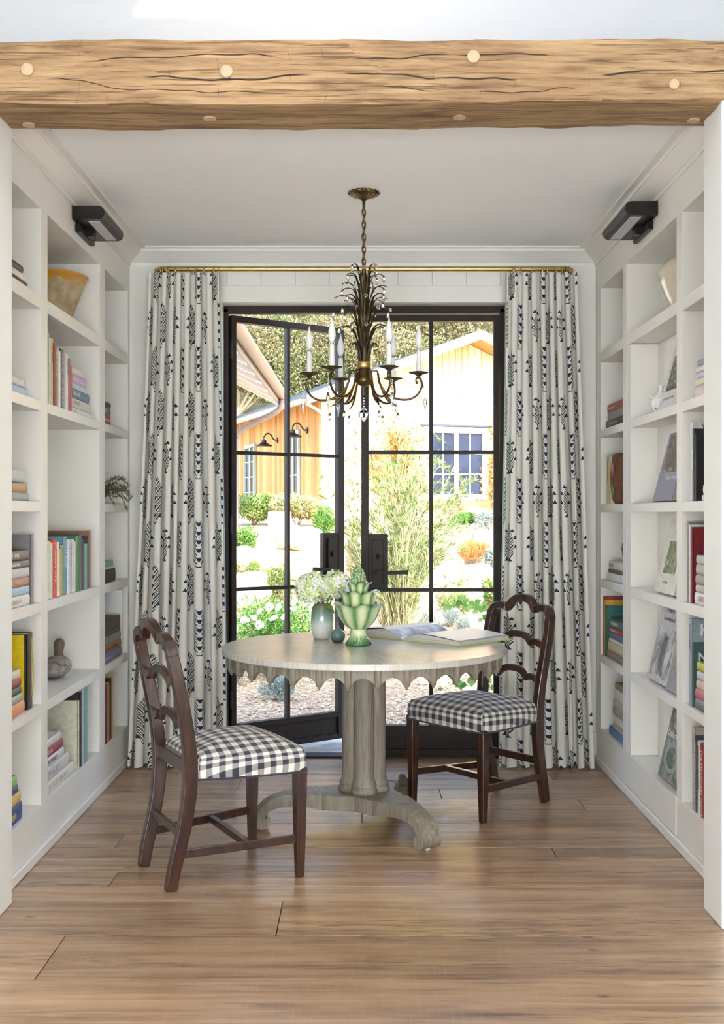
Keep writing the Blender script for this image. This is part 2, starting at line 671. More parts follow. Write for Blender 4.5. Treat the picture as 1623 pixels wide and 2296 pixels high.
def beam_mesh():
    nx = 420
    ring = []
    def edge(a, b, n):
        return [(lerp(a[0], b[0], k / n), lerp(a[1], b[1], k / n)) for k in range(n)]
    ring = edge((by0, bz0), (by1, bz0), 12) + edge((by1, bz0), (by1, bz1), 8) + edge((by1, bz1), (by0, bz1), 8) + edge((by0, bz1), (by0, bz0), 12)
    mb = MB()
    vs, fs = [], []
    m = len(ring)
    yc, zc = (by0 + by1) / 2, (bz0 + bz1) / 2
    for i in range(nx + 1):
        x = lerp(bx0, bx1, i / nx)
        bow = -.010 * math.exp(-(x / .9) ** 2) + .006 * math.sin(x * 1.7)
        for (y, z) in ring:
            p = Vector((x * 3.0, y * 9, z * 9))
            n = mnoise.noise(p) * .005 + mnoise.noise(Vector((x * 9, y * 22, z * 22))) * .0025
            # hewn facets: short steps along the length
            st = mnoise.noise(Vector((math.floor(x * 7 + z * 9) * 3.1, math.floor(y * 6) * 1.7, math.floor(z * 11) * 2.3))) * .0028
            dy = (1 if y > yc else -1) * (n + st)
            dz = (1 if z > zc else -1) * (n * 1.2 + st)
            ey, ez = abs(y - yc) / ((by1 - by0) / 2), abs(z - zc) / ((bz1 - bz0) / 2)
            round_ = .004 if ey > .98 and ez > .98 else 0
            yy = y + (dy if ey > .98 else 0) - (round_ if y > yc else -round_)
            zz = z + (dz if ez > .98 else 0) - (round_ if z > zc else -round_) + (bow if z < zc + .01 else bow * .2)
            vs.append((x, yy, zz - bz0))
    for i in range(nx):
        for k in range(m):
            l = (k + 1) % m
            fs.append((i * m + k, i * m + l, (i + 1) * m + l, (i + 1) * m + k))
    fs.append(tuple(range(m - 1, -1, -1)))
    fs.append(tuple(range(nx * m, nx * m + m)))
    mb.add(vs, fs)
    return mb.mesh('beam', 50)


beam = link('timber_beam', beam_mesh(), BEAM)
beam.location = (0, 0, bz0)
tag(beam, 'rough hewn oak ceiling beam spanning the whole opening', 'beam')
PEG = wood('pale_peg', [srgb('#a8866a'), srgb('#c4a184'), srgb('#cfae92')], (8, 8, 8), 4, .7, .1)
for px, py, w in ((62, 157, 1), (508, 161, 1), (1061, 128, 1), (1510, 190, .8)):
    p = at(px, py, by0)
    mb = MB().lathe([(.0205 * w, 0), (.0205 * w, .016), (.0185 * w, .0185)], 20)
    o = mb.build('peg', PEG, beam, 30)
    o.rotation_euler = (math.pi / 2, 0, 0)
    o.location = (p.x, by0 + .010, p.z - bz0)
for px, py in ((65, 275), (470, 257), (1030, 258), (1555, 272)):
    Y = (bz0 - EYE) * F / (HOR - py)
    p = at(px, py, Y)
    o = MB().lathe([(.0205, 0), (.0205, .014)], 20).build('peg', PEG, beam, 30)
    o.location = (p.x, Y, -.0035 + (-.010 * math.exp(-(p.x / .9) ** 2) + .006 * math.sin(p.x * 1.7)))

# ------------------------------------------------------------------ steel doors
frame = MB()
FY0, FY1 = 6.055, 6.115
frame.box(DX0, DX0 + .024, FY0, FY1, 0, 2.432).box(DX1 - .024, DX1, FY0, FY1, 0, 2.432).box(DX0, DX1, FY0, FY1, 2.410, 2.446)
frame.box(DX0, DX1, FY0 - .01, FY1 + .03, -.03, .012)
structure(frame.build('door_frame', STEEL, bevel=.002), 'dark steel door frame in the doorway')


def pane_box(mb, x0, x1, z0, z1):
    return mb.box(x0, x1, -.004, .002, z0, z1)


def door_leaf(name, sgn, label):
    """hinge at local x = 0; leaf extends sgn * W"""
    W, H, T = .748, 2.385, .044
    root = empty(name)
    root['kind'] = 'structure'
    root['label'] = label

    def B(nm, x0, x1, z0, z1, t=T, m=STEEL, parent=root, yo=0):
        a, b = sorted((sgn * x0, sgn * x1))
        return MB().box(a, b, yo - t / 2, yo + t / 2, z0, z1).build(nm, m, parent, bevel=.0015 if m is STEEL else 0)
    B('stile', 0, .030, 0, H)
    B('stile', W - .040, W, 0, H)
    B('top_rail', .030, W - .040, H - .034, H)
    B('bottom_rail', .030, W - .040, .128, .158)
    B('kick_panel', .030, W - .040, .03, .128, .018)
    B('bottom_rail', .030, W - .040, 0, .03)
    xm = (.030 + W - .040) / 2
    B('muntin', xm - .010, xm + .010, .158, H - .034, .034)
    zs = [.158, .892, 1.640, H - .034]
    for z in zs[1:3]:
        B('muntin', .030, xm - .010, z - .0095, z + .0095, .032)
        B('muntin', xm + .010, W - .040, z - .0095, z + .0095, .032)
    for i in range(3):
        z0 = zs[i] + (.0095 if i else 0)
        z1 = zs[i + 1] - (.0095 if i < 2 else 0)
        B('pane', .030, xm - .010, z0, z1, .006, GLASS)
        B('pane', xm + .010, W - .040, z0, z1, .006, GLASS)
    lk = B('lock_box', W - .145, W - .040, .9015, 1.195, .036)
    es = B('escutcheon', W - .118, W - .060, .93, 1.165, .012, STEEL, lk, -.024)
    h = MB()
    xa = sgn * (W - .090)
    h.tube([(xa, -.026, .987), (xa, -.075, .987)], .010, 12, (0, 0, 1))
    h.sweep([(xa + sgn * .010, -.072, .987), (xa - sgn * .08, -.074, .989), (xa - sgn * .162, -.074, .992)], [(-.007, -.010), (.007, -.010), (.007, .010), (-.007, .010)], scales=[.85, 1.0, 1.2])
    h.build('lever', STEEL, lk, 40)
    t = MB()
    t.ball((xa, -.034, 1.075), .013, 12, 8, (.6, .8, 1.3))
    t.build('turn_knob', STEEL, lk, 'all')
    g = MB()
    for z in (.25, 1.2, 2.15):
        g.tube([(sgn * -.004, -T / 2, z), (sgn * -.004, -T / 2, z + .09)], .008, 10, (1, 0, 0))
    g.build('hinge', STEEL, root)
    return root


d1 = door_leaf('door_1', 1, 'steel framed glass door standing open to the garden')
d1.location = (DX0 + .028, 6.095, .016)
d1.rotation_euler = (0, 0, math.radians(36))
d2 = door_leaf('door_2', -1, 'closed steel framed glass door with lever handle')
d2.location = (DX1 - .028, 6.085, .016)

# ------------------------------------------------------------------ built-in bookcases
ZT = 2.505
SHELF = [(.195, .195), (.545, .585), (.938, .980), (1.330, 1.370), (1.720, 1.760), (2.115, 2.166)]
LBAY = [(3.86, 4.333), (4.423, 5.302), (5.412, 5.938)]
RBAY = [(3.81, 4.374), (4.447, 5.293), (5.365, 5.867)]
RED_GAP = plain('shadow_gap_wood', (.16, .07, .04), .8)


def bookcase(name, side, face, bays, y0, label):
    """side = -1 left, 1 right; the face plane looks into the room"""
    root = empty(name, (face, 4.9, 0))
    dep = .31

    def B(nm, d0, d1, ya, yb, z0, z1, m=PAINT, bev=.0012):
        """d = depth behind the face"""
        a, b = sorted((side * d0, side * d1))
        return MB().box(a, b, ya - 4.9, yb - 4.9, z0, z1).build(nm, m, root, bevel=bev)
    B('frieze', 0, dep, y0, BY, ZT, CEIL)
    B('plinth', 0, dep, y0, BY, 0, .195)
    B('back_panel', dep, dep + .02, y0, BY, .0, CEIL, bev=0)
    ys = [y0] + [q for b in bays for q in b] + [BY]
    for k in range(0, len(ys), 2):
        B('divider', 0, dep, ys[k], ys[k + 1], .195, ZT)
    for bi, (a, b) in enumerate(bays):
        for si, (za, zb) in enumerate(SHELF[1:], 1):
            if side < 0 and bi == 1 and si == 3:
                continue
            if side > 0 and bi == 1 and si < 5:
                continue
            B('shelf', 0, dep, a, b, za, zb)
    B('shoe_moulding', -.014, 0, y0, BY, 0, .040, bev=.003)
    return root


bl = bookcase('bookcase', -1, LX, LBAY, 3.80, 'left')
tag(bl, 'white built-in bookcase on the left, wide bay with books, bowl and duck decoy', 'bookcase')
br = bookcase('bookcase', 1, RX, RBAY, 3.75, 'right')
tag(br, 'white built-in bookcase on the right, middle bay displaying face-out books', 'bookcase')
# the middle bay of the right bookcase is a shallow shelf door
def RB(nm, d0, d1, ya, yb, z0, z1, parent, m=PAINT, bev=.0012):
    return MB().box(d0, d1, ya - 4.9, yb - 4.9, z0, z1).build(nm, m, parent, bevel=bev)
sd = RB('shelf_door', .128, .150, 4.447, 5.285, .045, 2.114, br)
RB('stile', .0, .128, 5.208, 5.285, .197, 2.112, sd)
RB('plinth_panel', -.004, .128, 4.449, 5.2835, .042, .196, sd)
RB('shadow_gap', .03, .128, 5.2852, 5.2928, .045, 2.114, sd, RED_GAP, 0)
for (za, zb) in SHELF[1:5]:
    RB('shelf', .0, .128, 4.447, 5.206, za, zb, sd)

# picture lights on the friezes
DIFFUSER = plain('frosted_diffuser', (.62, .60, .62), .5, var=.03)


def picture_light(side, face, ya, yb, label):
    root = empty('picture_light', (face, (ya + yb) / 2, 2.612))
    h = (yb - ya) / 2
    prof = [(.003, .029), (.105, .029)]
    for k in range(9):
        a = math.pi / 2 - math.pi * k / 8
        prof.append((.112 + .029 * math.cos(a), .029 * math.sin(a)))
    prof += [(.105, -.029), (.003, -.029)]
    body = MB().prism(prof, lambda p, t: (-side * p[0], t, p[1]), -h, h)
    if side > 0:
        pass
    body.build('housing', BLACKMETAL, root, 35)
    a, b = sorted((-side * .065, -side * .112))
    MB().box(a, b, -h + .03, h - .03, -.0325, -.0285).build('diffuser', DIFFUSER, root)
    a, b = sorted((-side * .0, -side * .022))
    bp = MB().box(a, b, -.14, .13, -.068, -.031).build('back_plate', BLACKMETAL, root, bevel=.003)
    a, b = sorted((-side * .0, -side * .05))
    MB().box(a, b, -.03, .03, -.062, -.022).build('bracket', BLACKMETAL, root, bevel=.002)
    a, b = sorted((-side * .002, -side * .004))
    tag(root, label, 'light')
    return root


picture_light(-1, LX, 4.79, 5.18, 'dark bronze picture light above the ochre-rimmed bowl')
picture_light(1, RX, 4.72, 5.16, 'dark bronze picture light above the cream jar')
# ------------------------------------------------------------------ pedestal table
TX, TY, TZ, TR = .008, 4.76, .762, .601


def make_table_material(name, radial=False):
    m = Mat(name, (.5, .45, .38), .24 if radial else .5)
    if radial:
        x, y, z = m.xyz()
        ang = m.nt.nodes.new('ShaderNodeMath')
        ang.operation = 'ARCTAN2'
        m.nt.links.new(y.s, ang.inputs[0])
        m.nt.links.new(x.s, ang.inputs[1])
        a = E(m.nt, ang.outputs[0])
        rad = (x * x + y * y).sqrt()
        # twelve pie-shaped veneers: grain runs along each wedge's axis
        w = ((a * (12 / (2 * math.pi))).floor() + .5) * (2 * math.pi / 12)
        d = a - w
        along = rad * d._m('COSINE')
        across = rad * d.sin()
        cb = m.nt.nodes.new('ShaderNodeCombineXYZ')
        m.nt.links.new((along * 3.0 + w * 7.0).s, cb.inputs[0])
        m.nt.links.new((across * 60.0).s, cb.inputs[1])
        v = cb.outputs[0]
        n1 = m.noise(v, 1.2, 6, .65, .3)
        n2 = m.noise(v, 3.5, 4, .6)
    else:
        n1 = m.noise(m.coord('Object', (22, 22, 1.3)), 2.6, 6, .65, .3)
        n2 = m.noise(m.coord('Object', (40, 40, 3)), 4, 4, .6)
    t = n1 * .6 + n2 * .4
    if radial:
        c = m.ramp(t, [(.3, srgb('#a8a095')), (.45, srgb('#bbb4aa')), (.6, srgb('#cac4bb')), (.75, srgb('#d9d4cc'))])
    else:
        c = m.ramp(t, [(.28, srgb('#574d40')), (.45, srgb('#7c7263')), (.6, srgb('#958b7b')), (.78, srgb('#afa595'))])
    m.set('Base Color', c)
    m.bump(n2, .15, .002)
    return m.m


TABLE = make_table_material('limed_oak')
TABLE_TOP = make_table_material('limed_oak_veneer', True)


def make_table():
    root = empty('pedestal_table', (TX, TY, 0))
    prof = [(.0, TZ - .026), (TR - .003, TZ - .026), (TR, TZ - .023), (TR, TZ - .003), (TR - .003, TZ), (0, TZ)]
    MB().lathe(prof, 128, capb=False, capt=False).build('table_top', TABLE_TOP, root, 30)
    # scalloped apron
    n, per = 32, 14
    ra = TR - .030
    zt = TZ - .026
    vs, fs = [], []
    N = n * per
    def drop(k):
        t = (k % per) / per                # 0 at a pendant, .5 mid span
        u = abs(t - .5) * 2                # 1 at pendant
        return .030 + .034 * (u ** 2.2) + .006 * u
    for k in range(N):
        a = 2 * math.pi * k / N + .09
        for r in (ra, ra - .020):
            vs.append((r * math.cos(a), r * math.sin(a), zt))
            vs.append((r * math.cos(a), r * math.sin(a), zt - drop(k)))
    for k in range(N):
        j = (k + 1) % N
        a, b = k * 4, j * 4
        fs += [(a, a + 1, b + 1, b), (a + 2, b + 2, b + 3, a + 3), (a + 1, a + 3, b + 3, b + 1)]
    MB().add(vs, fs).build('apron', TABLE, root, 40)
    pm = MB().lathe([(.0, -.079), (.004, -.077), (.006, -.073), (.0045, -.070), (.010, -.065), (.0135, -.058), (.0145, 0)], 12, capb=False).mesh('pendant', 50)
    pm.materials.append(TABLE)
    for k in range(n):
        a = 2 * math.pi * k / n + .09
        o = link('pendant', pm, None, root)
        o.location = ((ra - .003) * math.cos(a), (ra - .003) * math.sin(a), zt)
    # clustered column
    lob = .050
    def quat(r, z, a):
        # outline of four round shafts
        best = 0
        for q in range(4):
            d = a - (q * math.pi / 2 + math.pi / 2)
            c_ = lob * math.cos(d)
            s2 = r * r - (lob * math.sin(d)) ** 2
            if s2 > 0 and c_ + math.sqrt(s2) > best:
                best = c_ + math.sqrt(s2)
        return (best, z)
    colr = [(.043, .205), (.043, .30), (.0435, .5), (.043, zt - .12), (.043, zt - .03)]
    MB().lathe(colr, 96, fn=quat).build('column', TABLE, root, 50)
    MB().lathe([(.0435, zt - .045), (.052, zt - .040), (.056, zt - .03), (.056, zt)], 96, fn=quat).build('capital', TABLE, root, 50)
    MB().lathe([(.054, .148), (.058, .154), (.058, .164), (.053, .170), (.051, .174), (.054, .180), (.053, .190), (.047, .197), (.046, .206), (.0435, .211)], 96, fn=quat).build('column_base', TABLE, root, 50)
    # three-way base with scroll feet
    angs = [math.radians(a) for a in (68, 188, 305)]
    plate = []
    rc = .165
    for i, a in enumerate(angs):
        b = angs[(i + 1) % 3]
        if b < a:
            b += 2 * math.pi
        plate.append((a - .30, .215))
        plate.append((a + .30, .215))
        for k in range(1, 8):
            t = k / 8
            plate.append((lerp(a + .30, b - .30, t), .215 - .085 * math.sin(math.pi * t)))
    poly = [(r * math.cos(a), r * math.sin(a)) for a, r in plate]
    MB().prism(poly, lambda p, t: (p[0], p[1], t), .088, .149).build('base_plate', TABLE, root, bevel=.003)
    # scroll leg: closed outline in (radius, z), extruded sideways with a waist
    R0 = .462
    outer = [(.19, .150), (.28, .150), (.35, .142), (.41, .118), (.452, .078), (.468, .042), (.460, .016), (.438, .004)]
    curl = [(.413, .007), (.398, .022), (.398, .040), (.410, .051), (.423, .049)]
    inner = [(.420, .058), (.404, .076), (.370, .090), (.325, .097), (.27, .098), (.19, .090)]
    o3 = spline([(p[0], p[1], 0) for p in outer + curl], 4)
    i3 = spline([(p[0], p[1], 0) for p in inner], 4)
    out2 = [(p.x, p.y) for p in o3] + [(p.x, p.y) for p in i3]
    for a in angs:
        M = Matrix.Rotation(a, 4, 'Z')
        def fn(p, t, M=M):
            wdt = interp(p[0], [(.19, .085), (.27, .058), (.36, .040), (.45, .046)])
            return M @ Vector((p[0], t * wdt, p[1] + (.003)))
        lg = MB().prism(out2, fn, -1, 1).build('leg', TABLE, root, 35)
        f = MB().lathe([(.011, 0), (.011, .008)], 12, (.434 * math.cos(a), .434 * math.sin(a), 0))
        f.build('glide', plain('felt_glide', (.55, .5, .42), .9), lg)
    tag(root, 'round limed oak pedestal table with scalloped apron and scroll feet', 'table')
    return root


make_table()

# ------------------------------------------------------------------ chairs
def make_gingham():
    m = Mat('navy_gingham', (.8, .8, .8), .85)
    u, v, _ = m.xyz('UV')
    P = .0445
    a = (u / P).fract().lt(.5)
    b = (v / P).fract().lt(.5)
    weave = m.noise(m.coord('UV', (900, 60, 1)), 1, 2) * .5 + m.noise(m.coord('UV', (60, 900, 1)), 1, 2) * .5
    c = m.mix(a * .52 + b * .48, srgb('#e8e1d4'), srgb('#33323e'))
    mid = m.mix((a - b).abs(), c, srgb('#9b9692'))
    c2 = m.mix((weave - .5).smooth(-.2, .2) * .14, mid, srgb('#4a4850'))
    m.set('Base Color', c2)
    m.bump(weave, .12, .001)
    m.set('Sheen Weight', .15)
    return m.m


GINGHAM = make_gingham()


def cushion_mesh():
    """upholstered seat whose check print runs over the edges"""
    C = [(.232, -.252), (.232, .252), (-.178, .200), (-.178, -.200)]
    # outline points, side by side: front, left, back, right
    sides = [(C[0], C[1], (1, 0)), (C[1], C[2], (0, 1)), (C[2], C[3], (-1, 0)), (C[3], C[0], (0, -1))]
    n = 12
    pts, sid = [], []
    for k, (a, b, nn) in enumerate(sides):
        for i in range(n):
            t = i / n
            bow = .012 * math.sin(math.pi * t) if k in (0, 1, 3) else 0
            pts.append((lerp(a[0], b[0], t) + nn[0] * bow, lerp(a[1], b[1], t) + nn[1] * bow))
            sid.append(k)
    N = len(pts)
    cx_ = .03
    rings = []
    for s in (.0, .2, .4, .6, .75, .86, .93, .97):
        rings.append((s, .463 + .050 * (1 - s ** 2.2) , 0.0))
    rings += [(.992, .452, .010), (1.006, .437, .026), (1.008, .42, .043), (1.004, .402, .061), (.994, .388, .075)]
    vs, meta = [], []
    for (s, z, dr) in rings:
        for i, p in enumerate(pts):
            # soften the corners a little
            q = i % n
            k = 1.0 - .020 * max(0, 1 - min(q, n - q) / 1.6) * (1 if s > .5 else 0)
            lump = 0
            vs.append((cx_ + (p[0] - cx_) * s * k, p[1] * s * k, z + lump))
            meta.append((cx_ + (p[0] - cx_) * min(s, .97), p[1] * min(s, .97), dr + max(0, s - .97)))
    fs, uvs = [], []
    for r in range(len(rings) - 1):
        for i in range(N):
            j = (i + 1) % N
            f = (r * N + i, r * N + j, (r + 1) * N + j, (r + 1) * N + i)
            nn = sides[sid[i]][2]
            f = f[::-1] if False else f
            fs.append(f)
            uvs.append([(meta[q][0] + nn[0] * meta[q][2] + .009, meta[q][1] + nn[1] * meta[q][2] + .009) for q in f])
    mb = MB()
    mb.add(vs, fs)
    mb.uv = uvs
    me = mb.mesh('cushion', 60)
    bm = bmesh.new()
    bm.from_mesh(me)
    bmesh.ops.recalc_face_normals(bm, faces=bm.faces)
    bm.to_mesh(me)
    bm.free()
    bot = [Vector((vs[-N + i][0], vs[-N + i][1], .387)) for i in range(N)]
    return me, bot


def make_chair():
    root = empty('side_chair')
    sq = lambda w, h: [(-w / 2, -h / 2), (w / 2, -h / 2), (w / 2, h / 2), (-w / 2, h / 2)]
    for s in (-1, 1):
        mb = MB()
        y = s * .226
        mb.sweep([(.205, y, 0), (.205, y, .2), (.205, y, .400)], sq(.044, .044), (1, 0, 0), scales=[.62, .86, 1.0])
        lg = mb.build('leg', MAHOGANY, root, bevel=.002)
        g = MB()
        for q in (-.008, .008):
            g.sweep([(.205 + .0145, y + q * .6, .01), (.205 + .0195, y + q * .86, .2), (.205 + .0222, y + q, .385)], sq(.004, .003), (1, 0, 0))
        g.build('reeding', MAHOGANY, lg)
    # rear posts
    post = [(-.262, .158, 0), (-.245, .161, .09), (-.214, .166, .22), (-.198, .172, .34), (-.196, .176, .43), (-.206, .181, .54), (-.228, .186, .66), (-.252, .188, .77), (-.266, .184, .835)]
    sc = [(.85, .92), (.95, 1), (1, 1.04), (1, 1.08), (1, 1.10), (1, 1.0), (1, .96), (1, .92), (1, .9)]
    sc4 = []
    for i in range(len(sc) - 1):
        for k in range(4):
            sc4.append((lerp(sc[i][0], sc[i + 1][0], k / 4), lerp(sc[i][1], sc[i + 1][1], k / 4)))
    sc4.append(sc[-1])
    for s in (-1, 1):
        path = spline([(p[0], s * p[1], p[2]) for p in post], 4)
        MB().sweep(path, sq(.034, .046), (1, 0, 0), scales=sc4).build('rear_post', MAHOGANY, root, 50, bevel=.004, seg=2)
    # serpentine crest
    def rake(z):
        return interp(z, [(.43, -.196), (.54, -.206), (.66, -.228), (.77, -.252), (.835, -.266), (.95, -.294)])
    half = [(.186, .825), (.184, .852), (.172, .874), (.150, .886), (.122, .889), (.098, .882), (.088, .876), (.080, .886), (.062, .908), (.038, .923), (0, .929)]
    full = [(-y, z) for y, z in half] + [(y, z) for y, z in half[::-1][1:]]
    pts = []
    for i in range(len(full) - 1):
        for k in range(3):
            t = k / 3
            pts.append((lerp(full[i][0], full[i + 1][0], t), lerp(full[i][1], full[i + 1][1], t)))
    pts.append(full[-1])
    MB().sweep([(rake(z), y, z) for y, z in pts], sq(.034, .041), (1, 0, 0), scales=[(interp(abs(y), [(0, 1.05), (.15, .95), (.186, 1.0)]), interp(abs(y), [(0, .74), (.15, .80), (.186, .98)])) for y, z in pts]).build('crest_rail', MAHOGANY, root, 50, bevel=.004, seg=2)
    # two serpentine slats
    for z0 in (.712, .556):
        hs = [(.178, 0), (.150, .013), (.120, .021), (.100, .018), (.090, .012), (.082, .020), (.062, .037), (.035, .047), (0, .050)]
        fl = [(-y, z) for y, z in hs] + [(y, z) for y, z in hs[::-1][1:]]
        MB().sweep([(rake(z0 + z) , y, z0 + z) for y, z in fl], sq(.030, .018)[::1], (0, 0, 1) if False else (1, 0, 0)).build('slat', MAHOGANY, root, 50, bevel=.002)
    MB().box(-.205, -.178, -.165, .165, .40, .452).build('seat_rail', MAHOGANY, root, bevel=.003)
    fr = MB()
    fr.sweep([(.20, -.20, .408), (.20, .20, .408)], sq(.03, .03))
    for s in (-1, 1):
        fr.sweep([(.19, s * .215, .408), (-.18, s * .172, .408)], sq(.03, .03))
    fr.build('seat_frame', MAHOGANY, root)
    # stretchers
    for s in (-1, 1):
        MB().sweep([(-.236, s * .164, .125), (.205, s * .224, .140)], sq(.016, .030)).build('stretcher', MAHOGANY, root, bevel=.002)
    MB().sweep([(.02, -.197, .134), (.02, .197, .134)], sq(.024, .026)).build('stretcher', MAHOGANY, root, bevel=.002)
    MB().sweep([(-.221, -.164, .195), (-.221, .164, .195)], sq(.016, .032)).build('stretcher', MAHOGANY, root, bevel=.002)
    me, bot = cushion_mesh()
    cu = link('cushion', me, GINGHAM, root)
    ss = cu.modifiers.new('soft', 'SUBSURF')
    ss.levels = ss.render_levels = 1
    MB().tube(bot, .0042, 6, closed=True).build('piping', GINGHAM, cu, 'all')
    return root


c1 = make_chair()
c1.location = (-.515, 4.185, 0)
c1.rotation_euler = (0, 0, math.radians(28))
tag(c1, 'mahogany side chair with checked seat, nearest to the camera, back turned', 'chair', 'mahogany chairs at the round table')
c2 = copy_tree(c1)
c2.location = (.535, 5.09, 0)
c2.rotation_euler = (0, 0, math.radians(219))
tag(c2, 'mahogany side chair with checked seat between table and curtain, facing the camera', 'chair', 'mahogany chairs at the round table')

# ------------------------------------------------------------------ things on the table
def make_glaze():
    m = Mat('dripped_glaze', (.5, .6, .55), .22)
    x, y, z = m.xyz()
    drip = m.noise(m.coord('Object', (60, 60, 9)), 1.6, 5, .65)
    t = (z / .165) + (drip - .5) * .35
    c = m.ramp(t, [(.12, srgb('#d9d6cb')), (.40, srgb('#cfd3c8')), (.55, srgb('#93aaa0')), (.72, srgb('#6d8a7c')), (.86, srgb('#66705c')), (.98, srgb('#7b7664'))])
    sp = m.noise(m.coord('Object'), 220, 2)
    c = m.mix((sp - .6).smooth(0, .08) * .45, c, srgb('#6a6b5c'))
    m.set('Base Color', c)
    m.set('Coat Weight', .5)
    return m.m


vase = empty('flower_vase', (-.178, 5.0, TZ))
MB().lathe([(.030, 0), (.034, .001), (.043, .018), (.049, .045), (.051, .085), (.049, .120), (.044, .145), (.037, .157), (.030, .161), (.026, .156), (.026, .10)], 40, capt=True).build('body', make_glaze(), vase, 60)
tag(vase, 'oval ceramic vase with dripped green glaze fading to cream', 'vase')

PETAL = Mat('hydrangea_petal', (.8, .85, .55), .6)
_pn = PETAL.noise(PETAL.coord('Object'), 24, 3)
PETAL.set('Base Color', PETAL.ramp(_pn, [(.30, srgb('#c3d873')), (.42, srgb('#e2ebb0')), (.54, srgb('#f6f6e2')), (.75, srgb('#fcfcf6'))]))
PETAL.set('Subsurface Weight', .0)
LEAFG = plain('vase_leaf', srgb('#6b8a3c'), .5, var=.25)


def hydrangea(name, loc, r, seed, label, stem_to):
    """a head of many four-petalled florets"""
    rd = random.Random(seed)
    root = empty(name, loc)
    mb = MB()
    n = 135
    for i in range(n):
        z = 1 - 2 * (i + .5) / n
        if z < -.85:
            continue
        a = i * 2.39996 + rd.uniform(-.2, .2)
        s = math.sqrt(1 - z * z)
        d = Vector((s * math.cos(a), s * math.sin(a), z * .92))
        c = d * (r * rd.uniform(.86, 1.03))
        q = d.to_track_quat('Z', 'Y') @ Quaternion((0, 0, 1), rd.uniform(0, 6.28)) @ Quaternion((1, 0, 0), rd.uniform(-.5, .5))
        pr = r * rd.uniform(.20, .28)
        for k in range(4):
            b = k * math.pi / 2
            loc_ = []
            for (u, w, h) in ((.03, 0, 0), (.45, -.36, .10), (.92, -.30, .02), (1.08, 0, .12), (.92, .30, .0), (.45, .36, .12)):
                x_, y_ = u * math.cos(b) - w * math.sin(b), u * math.sin(b) + w * math.cos(b)
                loc_.append(c + q @ Vector((x_ * pr, y_ * pr, h * pr)))
            mb.add(loc_, [(0, 1, 2, 3, 4, 5)])
    mb.build('florets', PETAL.m, root, 'all')
    st = MB().tube(spline([(0, 0, -r * .2), (stem_to.x * .5 - loc[0] * .5 + .0, (stem_to.y - loc[1]) * .5, (stem_to.z - loc[2]) * .6), stem_to - Vector(loc)], 4), .004, 6)
    st.build('stem', LEAFG, root, 'all')
    core = MB().ball((0, 0, 0), r * .74, 14, 10)
    core.build('flower_core', PETAL.m, root, 'all')
    tag(root, label, 'flower', 'hydrangeas in the vase')
    return root


vm = Vector((-.178, 5.0, TZ + .10))
h1 = hydrangea('hydrangea', (-.222, 4.985, TZ + .228), .078, 3, 'creamy green hydrangea head on the side towards the window, fuller of the two', vm)
h2 = hydrangea('hydrangea', (-.118, 5.005, TZ + .238), .072, 8, 'creamy green hydrangea head next to the artichoke tureen', vm + Vector((.006, 0, 0)))


def big_leaf(name, p0, p1, width, up, mat, parent, fold=.25, n=7):
    p0, p1, up = Vector(p0), Vector(p1), Vector(up)
    t = p1 - p0
    side = t.cross(up).normalized()
    mb = MB()
    vs, fs = [], []
    for i in range(n):
        u = i / (n - 1)
        w = width * math.sin(math.pi * min(1, u * .92 + .05)) ** .8
        c = p0 + t * u + up * (math.sin(u * math.pi) * .12 * t.length - .1 * u * u * t.length)
        vs += [c - side * w + up * (fold * w), c, c + side * w + up * (fold * w)]
    for i in range(n - 1):
        a = i * 3
        fs += [(a, a + 1, a + 4, a + 3), (a + 1, a + 2, a + 5, a + 4)]
    mb.add(vs, fs)
    return mb.build(name, mat, parent, 'all')


for p0, p1, w in (((.0, -.01, .16), (.055, -.055, .125), .016), ((-.01, -.02, .16), (-.065, -.045, .178), .02), ((.02, -.03, .155), (.045, -.05, .225), .016), ((.0, .02, .16), (.02, .08, .17), .02)):
    big_leaf('leaf', p0, p1, w, (0, -.4, .9), LEAFG, h1)
    for o in h1.children:
        if o.name.startswith('leaf') and not o.get('moved'):
            o.location = Vector((-.178, 5.0, TZ)) - Vector(h1.location)
            o['moved'] = 1
for o in h1.children:
    if 'moved' in o:
        del o['moved']

bv = empty('bud_vase', (-.106, 4.88, TZ))
CELADON = Mat('blue_green_glaze', (.3, .4, .38), .18)
_x, _y, _z = CELADON.xyz()
_n = CELADON.noise(CELADON.coord('Object'), 60, 4)
CELADON.set('Base Color', CELADON.ramp(_z / .104 + (_n - .5) * .10, [(.03, srgb('#6b3a22')), (.10, srgb('#54665f')), (.35, srgb('#5f7c77')), (.62, srgb('#6a8882')), (.75, srgb('#54554a')), (.98, srgb('#4b3d33'))]))
MB().lathe([(.019, 0), (.021, .002), (.030, .014), (.0325, .028), (.030, .042), (.020, .053), (.009, .061), (.0062, .072), (.0058, .090), (.0068, .104), (.005, .104), (.004, .08)], 32, capt=True).build('body', CELADON.m, bv, 60)
tag(bv, 'small blue-green bottle vase with a thin neck', 'vase')


